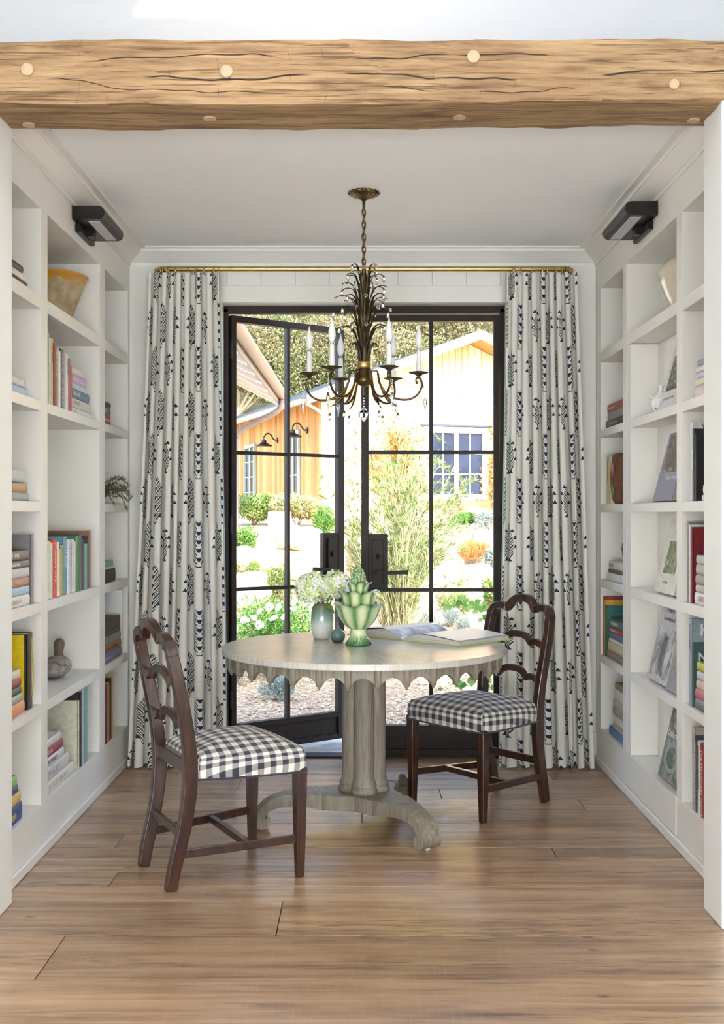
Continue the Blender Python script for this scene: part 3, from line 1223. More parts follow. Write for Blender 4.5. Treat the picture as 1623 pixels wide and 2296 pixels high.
def make_artichoke():
    root = empty('artichoke_tureen', (-.016, 4.78, TZ))

    def glaze(name, n, k_edge, z0, z1):
        m = Mat(name, (.6, .7, .5), .16)
        x, y, z = m.xyz()
        ang = m.nt.nodes.new('ShaderNodeMath')
        ang.operation = 'ARCTAN2'
        m.nt.links.new(y.s, ang.inputs[0])
        m.nt.links.new(x.s, ang.inputs[1])
        a = E(m.nt, ang.outputs[0])
        ph = (a * (n / (2 * math.pi)) + k_edge).fract()
        edge = (ph - .5).abs() * 2.0        # 1 at the petal borders
        cb = m.nt.nodes.new('ShaderNodeCombineXYZ')
        m.nt.links.new((a * 40.0).s, cb.inputs[0])
        m.nt.links.new((z * 12.0).s, cb.inputs[2])
        st = m.noise(cb.outputs[0], 1.5, 4, .6)
        hz = ((z - z0) / (z1 - z0))
        t = edge * .62 + (st - .5) * .45 + (hz - .86).max(0.0) * 1.6
        c = m.ramp(t, [(.10, srgb('#dfe3b8')), (.30, srgb('#bccb94')), (.5, srgb('#7da06a')), (.72, srgb('#447a4a')), (.95, srgb('#2c5f3a'))])
        m.set('Base Color', c)
        m.set('Coat Weight', .6)
        m.bump(st, .2, .003)
        return m.m

    def tier(nm, prof, n, off, lip, mat):
        """overlapping petals: radius lobes plus pointed lip"""
        zmax = prof[-1][1]
        z0 = prof[0][1]
        def fn(r, z, a):
            ph = ((a * n / (2 * math.pi) + off) % 1.0)
            e = abs(ph - .5) * 2           # 1 at border
            lobe = 1 - .13 * e ** 4
            t = max(0, (z - z0) / (zmax - z0))
            rr = r * lobe
            tip = 1 - e ** 2.4
            zz = z + lip * (tip - .75) * t ** 4
            rr += .003 * tip * t ** 6
            return (rr, zz)
        return MB().lathe(prof, n * 14, fn=fn, capt=False).build(nm, mat, root, 60)
    foot = Mat('tureen_foot_glaze', (.7, .8, .5), .15)
    x, y, z = foot.xyz()
    ang = foot.nt.nodes.new('ShaderNodeMath')
    ang.operation = 'ARCTAN2'
    foot.nt.links.new(y.s, ang.inputs[0])
    foot.nt.links.new(x.s, ang.inputs[1])
    rib = ((E(foot.nt, ang.outputs[0]) * 44.0).sin() * .5 + .5)
    lowm = (.045 - z).smooth(-.02, .03)
    c = foot.ramp((z / .07) + (rib - .5) * .5 * lowm, [(.05, srgb('#2f6a3e')), (.4, srgb('#5e9458')), (.62, srgb('#c6d39c')), (.9, srgb('#dfe3bb'))])
    foot.set('Base Color', c)
    foot.set('Coat Weight', .6)
    MB().lathe([(.053, 0), (.0555, .003), (.054, .009), (.046, .022), (.037, .036), (.032, .050), (.031, .062), (.034, .070)], 88, fn=lambda r, z, a: (r * (1 + .025 * math.cos(44 * a) * max(0, 1 - z / .05)), z)).build('foot', foot.m, root, 60)
    n = 8
    tier('lower_petals', [(.030, .066), (.046, .074), (.068, .096), (.084, .122), (.093, .150), (.100, .168), (.110, .176), (.104, .172), (.085, .165)], n, .25, .010, glaze('lower_petal_glaze', n, .25, .066, .178))
    tier('middle_petals', [(.060, .160), (.066, .170), (.070, .190), (.073, .210), (.078, .222), (.088, .230), (.080, .226), (.06, .222)], n, .75, .010, glaze('middle_petal_glaze', n, .75, .15, .234))
    tier('upper_petals', [(.036, .220), (.040, .230), (.043, .245), (.047, .258), (.056, .266), (.050, .263), (.03, .262)], n, .25, .008, glaze('upper_petal_glaze', n, .25, .21, .268))
    bud = MB()
    for ring, (r, z) in enumerate(((.033, .262), (.032, .276), (.029, .290), (.024, .303), (.017, .315), (.008, .325))):
        k = max(4, int(13 - ring * 1.6))
        for q in range(k):
            a = 2 * math.pi * (q + .5 * (ring % 2)) / k
            bud.ball((r * .82 * math.cos(a), r * .82 * math.sin(a), z), .0085, 8, 6, (1, 1, 1.35))
    bud.ball((0, 0, .330), .008, 8, 6, (1, 1, 1.2))
    bud.ball((0, 0, .288), .026, 12, 8, (1, 1, 1.4))
    BG = Mat('bud_glaze', srgb('#86a070'), .2)
    bn = BG.noise(BG.coord('Object'), 120, 3)
    BG.set('Base Color', BG.ramp(bn, [(.35, srgb('#4f7a4c')), (.55, srgb('#93ad7a')), (.75, srgb('#c3cf9e'))]))
    BG.set('Coat Weight', .6)
    bud.build('bud_finial', BG.m, root, 'all')
    tag(root, 'green glazed ceramic artichoke tureen on a ribbed foot', 'tureen')


make_artichoke()

# open picture book
PAPER = plain('coated_paper', (.86, .85, .82), .32, var=.02)
PAGEEDGE = Mat('page_edges', (.8, .78, .72), .7)
_x, _y, _z = PAGEEDGE.xyz()
_pe = PAGEEDGE.noise(PAGEEDGE.coord('Object', (3, 3, 900)), 1.0, 2)
PAGEEDGE.set('Base Color', PAGEEDGE.ramp(_pe, [(.3, srgb('#a8a196')), (.7, srgb('#e6e1d6'))]))


def make_open_book():
    ang = math.radians(-44)
    root = empty('open_book', (.178, 4.947, TZ), ang)
    # local x: across the spread (right page +x), y: along the spine away from camera
    W, Hh = .325, .345
    def prof(sgn, top):
        pts = []
        for k in range(17):
            t = k / 16
            x = sgn * t * W
            z = .004 + top * (math.sin(min(1, t * 2.6) * math.pi / 2)) * (1 - .62 * t ** 1.6)
            pts.append((x, z))
        return pts
    cov = MB()
    cov.box(-W - .012, -.012, -.006, Hh + .006, 0, .003)
    cov.box(.012, W + .012, -.006, Hh + .006, 0, .003)
    cov.box(-.014, .014, -.006, Hh + .006, .0005, .0025)
    cov.build('cover', plain('lime_green_cloth', srgb('#b3c268'), .7), root)
    for sgn, top, nm in ((-1, .044, 'page_block'), (1, .036, 'page_block')):
        pr = prof(sgn, top)
        poly = pr + [(pr[-1][0], .003), (0, .003)]
        if sgn < 0:
            poly = poly[::-1]
        pb = MB().prism(poly, lambda p, t: (p[0], t, p[1]), 0, Hh).build(nm, PAGEEDGE.m, root, 40)
        up = MB()
        vs, fs = [], []
        for (x, z) in pr:
            vs += [(x, .0, z + .0012), (x, Hh, z + .0012)]
        for k in range(len(pr) - 1):
            fs.append((2 * k, 2 * k + 1, 2 * k + 3, 2 * k + 2) if sgn < 0 else (2 * k, 2 * k + 2, 2 * k + 3, 2 * k + 1))
        pg = up.add(vs, fs)
        if sgn > 0:
            m = PAPER
        else:
            mm = Mat('printed_page', (.4, .35, .3), .3)
            nn = mm.noise(mm.coord('Object', (3, 9, 9)), 2.5, 4)
            mm.set('Base Color', mm.ramp(nn, [(.35, srgb('#6f5f52')), (.5, srgb('#b49c84')), (.7, srgb('#d9d3cc'))]))
            m = mm.m
        pg.build('top_page', m, pb, 'all')
    # a few pages lifting near the gutter
    for sgn, (dz, ln) in ((-1, (.007, .9)), (-1, (.004, .96)), (1, (.004, .97))):
        vs, fs = [], []
        for k in range(13):
            t = k / 12 * ln
            z = .006 + (.040 if sgn < 0 else .034) * math.sin(min(1, t * 2.3) * math.pi / 2) * (1 - .55 * t ** 1.5) + dz * math.sin(t * math.pi) * .9
            vs += [(sgn * t * W, .001, z), (sgn * t * W, Hh - .001, z)]
        for k in range(12):
            fs.append((2 * k, 2 * k + 1, 2 * k + 3, 2 * k + 2))
        MB().add(vs, fs).build('loose_page', PAPER, root, 'all')
    tag(root, 'large picture book lying open on the round table', 'book')


make_open_book()
# ------------------------------------------------------------------ curtains on a brass rod
def make_curtain_material():
    m = Mat('block_print_linen', (.85, .82, .76), .9)
    u, v, _ = m.xyz('UV')
    PU, PV = .168, .457
    col = (u / PU).floor()
    p = ((u / PU).fract() - .5) * PU
    q = (v + col.mod(2.0) * (PV / 2)).mod(PV)            # 0 .. PV, motif sits in 0 .. .245
    Hm = .245
    wob = m.noise(m.coord('UV', (1, 1, 1)), 90, 2) - .5
    ap = (p + wob * .004).abs()
    t = q / Hm
    inside = t.lt(1.0) * t.gt(0.0)
    # tapering outline: narrow foot, broad belly, pointed head
    env = (t * 1.05).min(1.0)
    halfw = (t * 2.6 + .25).min(1.0) * ((1.03 - t).max(0.0) * 2.2).min(1.0).sqrt() * .054
    body = ap.lt(halfw) * inside
    S = .0455
    # chevron leaves
    ser = (ap * 1500.0).sin() * .0007
    ch = ((q - ap * 1.25 + ser) / S).fract()
    rightside = p.gt(0.0)
    leaf_dark = (ch.lt(.24) * ap.gt(.010) * rightside).max(ch.gt(.40) * ch.lt(.52) * ap.gt(.014)).max(ch.lt(.10) * ap.gt(.012)) * (m.noise(m.coord('UV', (1, 1, 1)), 170, 2) - .27).gt(0.0)
    leaf_grey = (ch.gt(.64) * ch.lt(.84) * ap.gt(.008)).max(ch.lt(.24) * ap.gt(.010) * (rightside * -1.0 + 1.0)) * (m.noise(m.coord('UV', (1, 1, 1)), 210, 2) - .36).gt(0.0)
    vein = ((q + ap * 1.3) / (S * .5)).fract().lt(.22) * ap.gt(.022) * (m.noise(m.coord('UV', (1, 1, 1)), 120, 2) - .5).gt(0.0)
    # bell flowers down the middle
    bq = ((q - .012) / S).fract()
    bell = bq.gt(.42) * bq.lt(.86) * ap.lt((bq - .20) * .0245)
    # bells on the edge of the motif
    def edge_bell(cx_, cq, s):
        a = (ap - cx_)
        b = (q - cq)
        return b.gt(-s) * b.lt(s * .8) * (a.abs()).lt((b * -1.0 + s) * .62 + .001)
    eb = edge_bell(.064, .158, .0098).max(edge_bell(.067, .112, .0098)).max(edge_bell(.048, .192, .0085)).max(edge_bell(.037, .042, .0098))
    dots = (m.voronoi(m.coord('UV', (1, 1, 1)), 95)).lt(.17) * body
    lin = m.noise(m.coord('UV', (500, 40, 1)), 1, 2) * .5 + m.noise(m.coord('UV', (40, 500, 1)), 1, 2) * .5
    cloth = m.ramp(lin, [(.3, srgb('#eee8dc')), (.7, srgb('#f8f4ec'))])
    c = m.mix(body * .25, cloth, srgb('#dfe3dd'))
    c = m.mix(dots * .6, c, srgb('#6f7872'))
    c = m.mix(vein * body * .8, c, srgb('#8b928b'))
    c = m.mix(leaf_grey * body, c, srgb('#6c746d'))
    c = m.mix(leaf_dark * body, c, srgb('#3a3a2a'))
    c = m.mix(bell * body * inside, c, srgb('#27304f'))
    c = m.mix(eb * inside, c, srgb('#2b3454'))
    m.set('Base Color', c)
    m.bump(lin, .15, .001)
    # daylight glows through the cloth a little
    tr = m.nt.nodes.new('ShaderNodeBsdfTranslucent')
    m.nt.links.new(c, tr.inputs['Color'])
    mx = m.nt.nodes.new('ShaderNodeMixShader')
    mx.inputs[0].default_value = .18
    m.nt.links.new(m.b.outputs[0], mx.inputs[1])
    m.nt.links.new(tr.outputs[0], mx.inputs[2])
    m.nt.links.new(mx.outputs[0], m.out.inputs[0])
    return m.m


CURTAIN = make_curtain_material()
EDGING = plain('sage_edging', srgb('#9fb0a6'), .9)


def curtain(top, bottom, nf, seed, label, inner_sign, uoff):
    rd = random.Random(seed)
    ztop, zbot = 2.580, .008
    NS, NZ = nf * 26, 60
    ph0 = rd.uniform(0, 6)
    # uneven fold widths
    cum = [0]
    wid = [rd.uniform(.7, 1.35) for _ in range(nf)]
    for w in wid:
        cum.append(cum[-1] + w)
    tot = cum[-1]
    amp = [rd.uniform(.75, 1.25) for _ in range(nf + 1)]
    rows_, s_list = [], [i / NS for i in range(NS + 1)]
    for j in range(NZ + 1):
        h = j / NZ
        z = lerp(ztop, zbot, h)
        x0, x1 = lerp(top[0], bottom[0], h ** 1.15), lerp(top[1], bottom[1], h ** 1.15)
        row = []
        for s in s_list:
            fpos = s * nf
            k = min(nf - 1, int(fpos))
            fr = fpos - k
            xs = (cum[k] + wid[k] * fr) / tot
            phi = 2 * math.pi * fr
            A = lerp(.026, .047, min(1, h * 2.2)) * lerp(amp[k], amp[k + 1], fr)
            drift = .010 * math.sin(h * 3.1 + k * 1.7 + ph0) * h
            # omega-shaped folds
            x = lerp(x0, x1, xs) + (x1 - x0) / nf * .16 * math.sin(2 * phi) + drift
            y = 5.862 - .03 * h + A * -math.cos(phi) + .006 * mnoise.noise(Vector((s * 9, z * 1.5, seed)))
            if h < .035:
                y += 0
            row.append(Vector((x, y, z + (.006 * math.sin(phi) if j == NZ else 0))))
        rows_.append(row)
    ref = rows_[NZ // 2]
    U = [0]
    for i in range(NS):
        U.append(U[-1] + (ref[i + 1] - ref[i]).length)
    mb = MB()
    vs = [p for r in rows_ for p in r]
    fs, uvs = [], []
    n1 = NS + 1
    for j in range(NZ):
        for i in range(NS):
            f = (j * n1 + i, j * n1 + i + 1, (j + 1) * n1 + i + 1, (j + 1) * n1 + i)
            fs.append(f)
            uvs.append([(U[q % n1] + uoff, vs[q].z + .10) for q in f])
    mb.add(vs, fs)
    mb.uv = uvs
    o = mb.build('curtain', CURTAIN, None, 'all')
    tag(o, label, 'curtain')
    i = NS if inner_sign > 0 else 0
    MB().tube([r[i] for r in rows_], .0035, 6, (0, 1, 0)).build('edging', EDGING, o, 'all')
    return o, rows_


cl, rl = curtain((-1.112, -.742), (-1.205, -.690), 8, 4, 'block-printed linen curtain with navy flowers beside the open door', 1, .02)
crt, rr = curtain((.752, 1.120), (.712, 1.208), 8, 11, 'block-printed linen curtain with navy flowers behind the chair', -1, .09)

RODZ, RODY = 2.604, 5.862
rod = empty('curtain_rod', (0, RODY, RODZ))
path = [(-1.085, .115, 0), (-1.085, .05, 0)]
for k in range(7):
    a = math.pi + (math.pi / 2) * k / 6
    path.append((-1.035 + .05 * math.cos(a), .05 + .05 * math.sin(a), 0))
path2 = [(-x + .02, y, z) for x, y, z in path[::-1]]
MB().tube(path + path2, .0128, 16).build('tube', BRASS, rod, 'all')
for x in (-1.085, 1.105):
    fl = MB().lathe([(.026, 0), (.026, .006), (.014, .008)], 18).build('wall_flange', BRASS, rod, 40)
    fl.rotation_euler = (math.pi / 2, 0, 0)
    fl.location = (x, .118, 0)
tag(rod, 'polished brass curtain rod with curved returns to the wall', 'curtain rod')
rm = MB().tube([(0, .0215 * math.cos(2 * math.pi * k / 20), .0215 * math.sin(2 * math.pi * k / 20)) for k in range(20)], .0024, 6, (1, 0, 0), closed=True).mesh('ring', 'all')
rm.materials.append(BRASS)
ORD = ['first', 'second', 'third', 'fourth', 'fifth', 'sixth', 'seventh', 'eighth', 'ninth', 'tenth']
ring_px = (361, 366, 372, 380, 394, 425, 437, 460, 477, 489, 1147, 1155, 1168, 1191, 1214, 1224, 1244, 1257, 1267, 1276)
for i, px in enumerate(ring_px):
    X = (px - CX) * RODY / F
    o = link('curtain_ring', rm, None)
    o.location = (X, RODY, RODZ - .0085)
    o.rotation_euler = (0, 0, (px * 7 % 5 - 2) * .12)
    if i < 10:
        tag(o, ORD[i] + ' brass curtain ring from the rod end by the duck decoy bookcase', 'ring', 'curtain rings by the open door')
    else:
        tag(o, ORD[19 - i] + ' brass curtain ring from the rod end by the cream jar bookcase', 'ring', 'curtain rings above the chair')

# ------------------------------------------------------------------ chandelier
BRONZE = Mat('antique_gilt', (.25, .18, .09), .42, .85)
_n = BRONZE.noise(BRONZE.coord('Object'), 26, 5)
BRONZE.set('Base Color', BRONZE.ramp(_n, [(.3, srgb('#3d311e')), (.5, srgb('#63502f')), (.7, srgb('#8f7443'))]))
LEAFBRONZE = Mat('aged_leaf_gilt', (.2, .16, .09), .5, .7)
_n = LEAFBRONZE.noise(LEAFBRONZE.coord('Object', (9, 9, 2)), 9, 5)
LEAFBRONZE.set('Base Color', LEAFBRONZE.ramp(_n, [(.3, srgb('#352d1c')), (.55, srgb('#5a4d33')), (.75, srgb('#7d6e49'))]))
CRYSTAL = Mat('crystal', (.97, .98, 1.0), .02)
CRYSTAL.set('Transmission Weight', 1.0)
CRYSTAL.set('IOR', 1.52)
CRYSTAL.set('Base Color', (.97, .98, 1.0))
_cn = CRYSTAL.noise(CRYSTAL.coord('Object'), 90, 2)
CRYSTAL.set('Roughness', _cn * .05)
CANDLE = plain('candle_sleeve', (.85, .85, .84), .35, var=.02)
BULB = plain('frosted_bulb', (.90, .90, .88), .22, var=.01)
CHROME = plain('bright_collar', (.75, .73, .70), .2, 1.0)


def make_chandelier():
    root = empty('chandelier', (.008, 4.90, 0))
    Z = lambda py: EYE + (HOR - py) * 4.9 / F
    # ceiling canopy
    MB().lathe([(.066, CEIL), (.067, CEIL - .008), (.060, CEIL - .014), (.044, CEIL - .020), (.026, CEIL - .026), (.012, CEIL - .034), (.008, CEIL - .040)], 64,
               fn=lambda r, z, a: (r * (1 + .05 * math.cos(16 * a)), z), capb=True).build('canopy', BRONZE.m, root, 60)
    MB().lathe([(.0065, CEIL - .036), (.007, CEIL - .05), (.006, Z(470)), (.006, Z(472))], 12).build('canopy_stem', BRONZE.m, root, 60)
    # chain
    lw, lh = .0088, .0152
    lm = MB().tube([(lw * math.cos(2 * math.pi * k / 16), 0, lh * math.sin(2 * math.pi * k / 16) * 1.25) for k in range(16)], .0028, 6, (0, 1, 0), closed=True).mesh('link', 'all')
    lm.materials.append(BRONZE.m)
    zt, zb = Z(470), Z(594)
    n = 9
    for k in range(n):
        o = link('chain_link', lm, None, root)
        o.location = (0, 0, lerp(zt, zb, (k + .5) / n))
        o.rotation_euler = (0, 0, .5 if k % 2 == 0 else 2.0)
    MB().tube(spline([(0, 0, zt), (.003, .002, lerp(zt, zb, .3)), (-.003, -.001, lerp(zt, zb, .7)), (0, 0, zb)], 6), .0018, 6, (1, 0, 0)).build('wire', plain('dark_wire', (.08, .06, .04), .6), root)
    # pineapple of long curved leaves round a core
    MB().lathe([(.008, Z(790)), (.019, Z(770)), (.027, Z(735)), (.024, Z(690)), (.017, Z(640)), (.008, Z(600)), (.003, Z(592))], 20).build('leaf_core', LEAFBRONZE.m, root, 'all')
    rd = random.Random(21)
    tiers = [(760, .022, .095, .060, 9), (725, .025, .100, .062, 9), (695, .023, .092, .060, 8), (668, .020, .080, .058, 8), (640, .016, .066, .052, 7), (618, .012, .050, .045, 6)]
    bud = MB().lathe([(.001, -.026), (.0062, -.022), (.0072, -.016), (.005, -.006), (.002, 0)], 10).mesh('bud', 'all')
    bud.materials.append(CRYSTAL.m)
    capm = MB().lathe([(.0042, -.004), (.0045, .002), (.002, .005)], 8).mesh('bud_cap', 'all')
    capm.materials.append(BRONZE.m)
    flower = MB()
    for k in range(8):
        a = 2 * math.pi * k / 8
        flower.ball((.0062 * math.cos(a), 0, .0062 * math.sin(a)), .0028, 6, 5, (1, .7, 1))
    flower.ball((0, 0, 0), .003, 6, 5)
    flower = flower.mesh('flower', 'all')
    flower.materials.append(CRYSTAL.m)
    for ti, (py, r0, reach, rise, cnt) in enumerate(tiers):
        for k in range(cnt):
            a = 2 * math.pi * (k + .5 * (ti % 2)) / cnt + rd.uniform(-.12, .12)
            d = Vector((math.cos(a), math.sin(a), 0))
            rc, ri = reach * rd.uniform(.85, 1.12), rise * rd.uniform(.9, 1.15)
            z0 = Z(py)
            pts = spline([d * (r0 * .6) + Vector((0, 0, z0 - .055)), d * (r0 + .006) + Vector((0, 0, z0 - .01)), d * (r0 + rc * .33) + Vector((0, 0, z0 + ri * .72)), d * (r0 + rc * .72) + Vector((0, 0, z0 + ri * .92)), d * (r0 + rc) + Vector((0, 0, z0 + ri * .78))], 4)
            m = len(pts)
            sc = [interp(i / (m - 1), [(0, .75), (.35, 1.0), (.7, .55), (.9, .18), (1, .10)]) for i in range(m)]
            lf = MB().sweep(pts, [(-.0085, .0018), (0, -.0018), (.0085, .0018), (0, -.0006)], tuple(d + Vector((0, 0, .2))), scales=[(s, 1) for s in sc])
            o = lf.build('leaf', LEAFBRONZE.m, root, 'all')
            tip = pts[-1]
            if rd.random() < .52:
                b = link('crystal_bud', bud, None, o)
                b.location = tip + Vector((0, 0, -.003))
                c = link('bud_cap', capm, None, o)
                c.location = tip + Vector((0, 0, -.003))
            else:
                b = link('crystal_flower', flower, None, o)
                b.location = tip
                b.rotation_euler = (0, 0, a + 1.2)
    # beaded plumes
    bead = MB().ball((0, 0, 0), .0024, 6, 5).mesh('bead', 'all')
    bead.materials.append(CRYSTAL.m)
    for k in range(7):
        a = 2 * math.pi * k / 7 + .3
        d = Vector((math.cos(a), math.sin(a), 0))
        pts = spline([d * .022 + Vector((0, 0, Z(815))), d * .026 + Vector((0, 0, Z(798))), d * .032 + Vector((0, 0, Z(782))), d * .054 + Vector((0, 0, Z(771))), d * .070 + Vector((0, 0, Z(777)))], 4)
        pl = MB()
        m = len(pts)
        pl.sweep(pts, [(-.009, .0008), (.009, .0008), (.009, -.0008), (-.009, -.0008)], tuple(d + Vector((0, 0, .1))), scales=[(interp(i / (m - 1), [(0, .6), (.5, 1), (.85, .9), (1, .4)]), 1) for i in range(m)])
        o = pl.build('plume', LEAFBRONZE.m, root, 'all')
        bd = MB()
        side = d.cross(Vector((0, 0, 1)))
        for i in range(0, m):
            w = .009 * interp(i / (m - 1), [(0, .6), (.5, 1), (.85, .9), (1, .4)])
            for s in (-1, 1):
                bd.ball(pts[i] + side * (s * w) + d * .001, .0023, 6, 4)
        bd.build('beads', CRYSTAL.m, o, 'all')
    # hub
    MB().lathe([(.028, Z(826)), (.031, Z(824)), (.031, Z(814)), (.029, Z(812)), (.026, Z(812))], 28).build('collar', BRASS, root, 50)
    MB().lathe([(.012, Z(866)), (.030, Z(862)), (.037, Z(856)), (.038, Z(849)), (.030, Z(843)), (.018, Z(838)), (.016, Z(832)), (.026, Z(827)), (.027, Z(824))], 32).build('hub', BRONZE.m, root, 50)
    MB().lathe([(.001, Z(888)), (.006, Z(884)), (.007, Z(878)), (.004, Z(872)), (.010, Z(866)), (.012, Z(860))], 16).build('finial', BRONZE.m, root, 50)
    drop = MB()
    for k, py in enumerate((893, 899, 905, 911)):
        drop.ball((0, 0, Z(py)), .0034, 8, 6)
    drop.build('bead_string', CRYSTAL.m, root, 'all')
    MB().lathe([(.001, Z(946)), (.010, Z(941)), (.026, Z(930)), (.016, Z(921)), (.004, Z(913))], 8).build('centre_prism', CRYSTAL.m, root)
    # six arms
    spear = MB().lathe([(.0008, -.070), (.0090, -.020), (.0055, -.004), (.002, 0)], 6).mesh('spear')
    spear.materials.append(CRYSTAL.m)
    pear = MB().lathe([(.001, -.024), (.006, -.020), (.0068, -.013), (.005, -.004), (.002, 0)], 10).mesh('pear', 'all')
    pear.materials.append(CRYSTAL.m)
    R = .240
    for k in range(6):
        ang = math.radians(-4 + 60 * k)
        d = Vector((math.cos(ang), math.sin(ang), 0))
        P = lambda r, py: d * r + Vector((0, 0, Z(py)))
        arm = MB()
        pts = [P(.034, 848), P(.034, 832), P(.058, 832)] + spline([P(.062, 838), P(.070, 860), P(.098, 882), P(.140, 894), P(.190, 897), P(.230, 888), P(.252, 870), P(.250, 854), P(.238, 847), P(.228, 852), P(.231, 859)], 4)
        m = len(pts)
        arm.tube(pts, .0055, 8, tuple(d.cross(Vector((0, 0, 1)))), scales=[interp(i / (m - 1), [(0, 1), (.8, .9), (1, .6)]) for i in range(m)])
        arm.ball(P(.231, 859), .0065, 8, 6)
        arm.ball(P(.13, 893), .008, 8, 6)
        ao = arm.build('arm', BRONZE.m, root, 'all')
        lf = MB().sweep(spline([P(.075, 868), P(.098, 890), P(.125, 905), P(.150, 912)], 4), [(-.009, .002), (0, -.002), (.009, .002), (0, 0)], tuple(d.cross(Vector((0, 0, 1)))), scales=[(interp(i / 12, [(0, .5), (.4, 1), (1, .1)]), 1) for i in range(13)])
        lf.build('acanthus_leaf', BRONZE.m, ao, 'all')
        c = d * R
        bo = MB()
        bo.lathe([(.006, Z(850)), (.007, Z(846)), (.012, Z(843)), (.018, Z(841)), (.040, Z(837.5)), (.042, Z(835.5)), (.040, Z(835.5)), (.016, Z(839)), (.010, Z(840))], 40, c, fn=lambda r, z, a: (r * (1 + (.045 if r > .03 else 0) * math.cos(20 * a)), z), capt=True)
        bo.build('drip_pan', LEAFBRONZE.m, ao, 50)
        MB().lathe([(.0125, Z(840)), (.0120, Z(820)), (.0100, Z(792)), (.0090, Z(788))], 16, c).build('candle_sleeve', CANDLE, ao, 50)
        MB().lathe([(.0078, Z(789)), (.0080, Z(784)), (.0068, Z(782.5))], 14, c).build('bulb_collar', CHROME, ao, 50)
        MB().lathe([(.006, Z(784)), (.0125, Z(776)), (.0160, Z(768)), (.0150, Z(758)), (.0090, Z(746)), (.0040, Z(738)), (.0012, Z(730))], 18, c).build('bulb', BULB, ao, 'all')
        # hanging crystals
        pos = P(.262, 868)
        fl = link('crystal_flower', flower, None, ao)
        fl.location = pos
        fl.rotation_euler = (0, 0, ang + 1.4)
        st = MB()
        for q in range(4):
            st.ball(pos + Vector((d.x * .006, d.y * .006, -.012 - .009 * q)), .0036, 7, 5)
        st.build('bead_string', CRYSTAL.m, ao, 'all')
        sp = link('spear_prism', spear, None, ao)
        sp.location = pos + Vector((d.x * .006, d.y * .006, -.046))
        pp = P(.150, 912)
        st = MB()
        for q in range(3):
            st.ball(pp + Vector((0, 0, -.006 - .008 * q)), .0024, 6, 5)
        st.build('bead_string', CRYSTAL.m, ao, 'all')
        b = link('pear_drop', pear, None, ao)
        b.location = pp + Vector((0, 0, -.034))
        c2 = link('drop_cap', capm, None, ao)
        c2.location = pp + Vector((0, 0, -.034))
        c2.scale = (1.3, 1.3, 1.3)
    tag(root, 'gilt leaf chandelier with six candle arms and hanging crystals', 'chandelier')


make_chandelier()
# ------------------------------------------------------------------ books and ornaments on the shelves
_cov = {}


def cover_mat(hexc, rough=.45):
    if hexc not in _cov:
        m = Mat('book_cover_' + hexc.strip('#'), srgb(hexc), rough)
        c = srgb(hexc)
        n = m.noise(m.coord('Object', (1, 1, 1)), 45, 4)
        m.set('Base Color', m.ramp(n, [(.3, tuple(v * .86 for v in c)), (.7, tuple(min(1, v * 1.1) for v in c))]))
        _cov[hexc] = m.m
    return _cov[hexc]


def picture_mat(name, stops, scale=9.0, stretch=(1, 1, 1)):
    """a printed picture: soft procedural shapes in the photograph's colours"""
    m = Mat(name, (.5, .5, .5), .3)
    n = m.noise(m.coord('Object', stretch), scale, 6, .65, .8)
    k = len(stops)
    m.set('Base Color', m.ramp(n, [(.30 + .42 * i / (k - 1), srgb(s)) for i, s in enumerate(stops)]))
    return m.m


LEVEL = [.195, .585, .980, 1.370, 1.760, 2.166]        # shelf tops, bottom to top
BOOKN = [0]


def text_on(parent, s, size, M, color, name='title', bold=False):
    cu = bpy.data.curves.new(name, 'FONT')
    cu.body = s
    cu.size = size
    cu.extrude = .0002
    cu.align_x = 'LEFT'
    cu.align_y = 'CENTER'
    cu.resolution_u = 3
    if bold:
        cu.offset = size * .018
    cu.materials.append(cover_mat(color))
    tmp = bpy.data.objects.new(name, cu)
    me = bpy.data.meshes.new_from_object(tmp)
    bpy.data.objects.remove(tmp)
    if not me.materials:
        me.materials.append(cover_mat(color))
    o = bpy.data.objects.new(name, me)
    COL.objects.link(o)
    o.parent = parent
    o.matrix_local = M
    return o


def frame_m(origin, right, up):
    r, u = Vector(right), Vector(up)
    n = r.cross(u)
    M = Matrix((r, u, n)).transposed().to_4x4()
    M.translation = Vector(origin)
    return M


def book_mesh(W, T, H):
    """local x: from spine (0) to fore edge (W); y: thickness 0..T; z: height 0..H"""
    b = .0028 if T > .012 else .0012
    cv = MB()
    cv.box(.002, W, 0, b, 0, H)
    cv.box(.002, W, T - b, T, 0, H)
    sp = [(.002, T)]
    for k in range(7):
        a = math.pi / 2 + math.pi * k / 6
        sp.append((.002 + .0045 * math.cos(a), T / 2 + T / 2 * math.sin(a)))
    sp += [(.002, 0), (.004, 0), (.004, T)]
    cv.prism(sp[1:], lambda p, t: (p[0], p[1], t), 0, H)
    pg = MB().box(.004, W - .004, b, T - b, .003, H - .003)
    return cv, pg


def book(side, W, T, H, M, color, label, title=None, tcol='#eeeeee', tsize=None, group=None, pages=True, cover=None, cat='book', name='book'):
    cv, pg = book_mesh(W, T, H)
    o = cv.build(name, cover or cover_mat(color), None, 40)
    o.matrix_world = M
    if pages:
        pg.build('pages', PAGEEDGE.m, o)
    tag(o, label, cat, group)
    BOOKN[0] += 1
    return o


def up_matrix(side, yc, z, back, tilt=0.0):
    """book standing, spine to the room; y centre of near face"""
    face = LX if side < 0 else RX
    rot = Matrix.Rotation(math.pi if side < 0 else 0.0, 4, 'Z')
    return Matrix.Translation((face + side * back, yc, z)) @ rot @ Matrix.Rotation(tilt, 4, 'X')


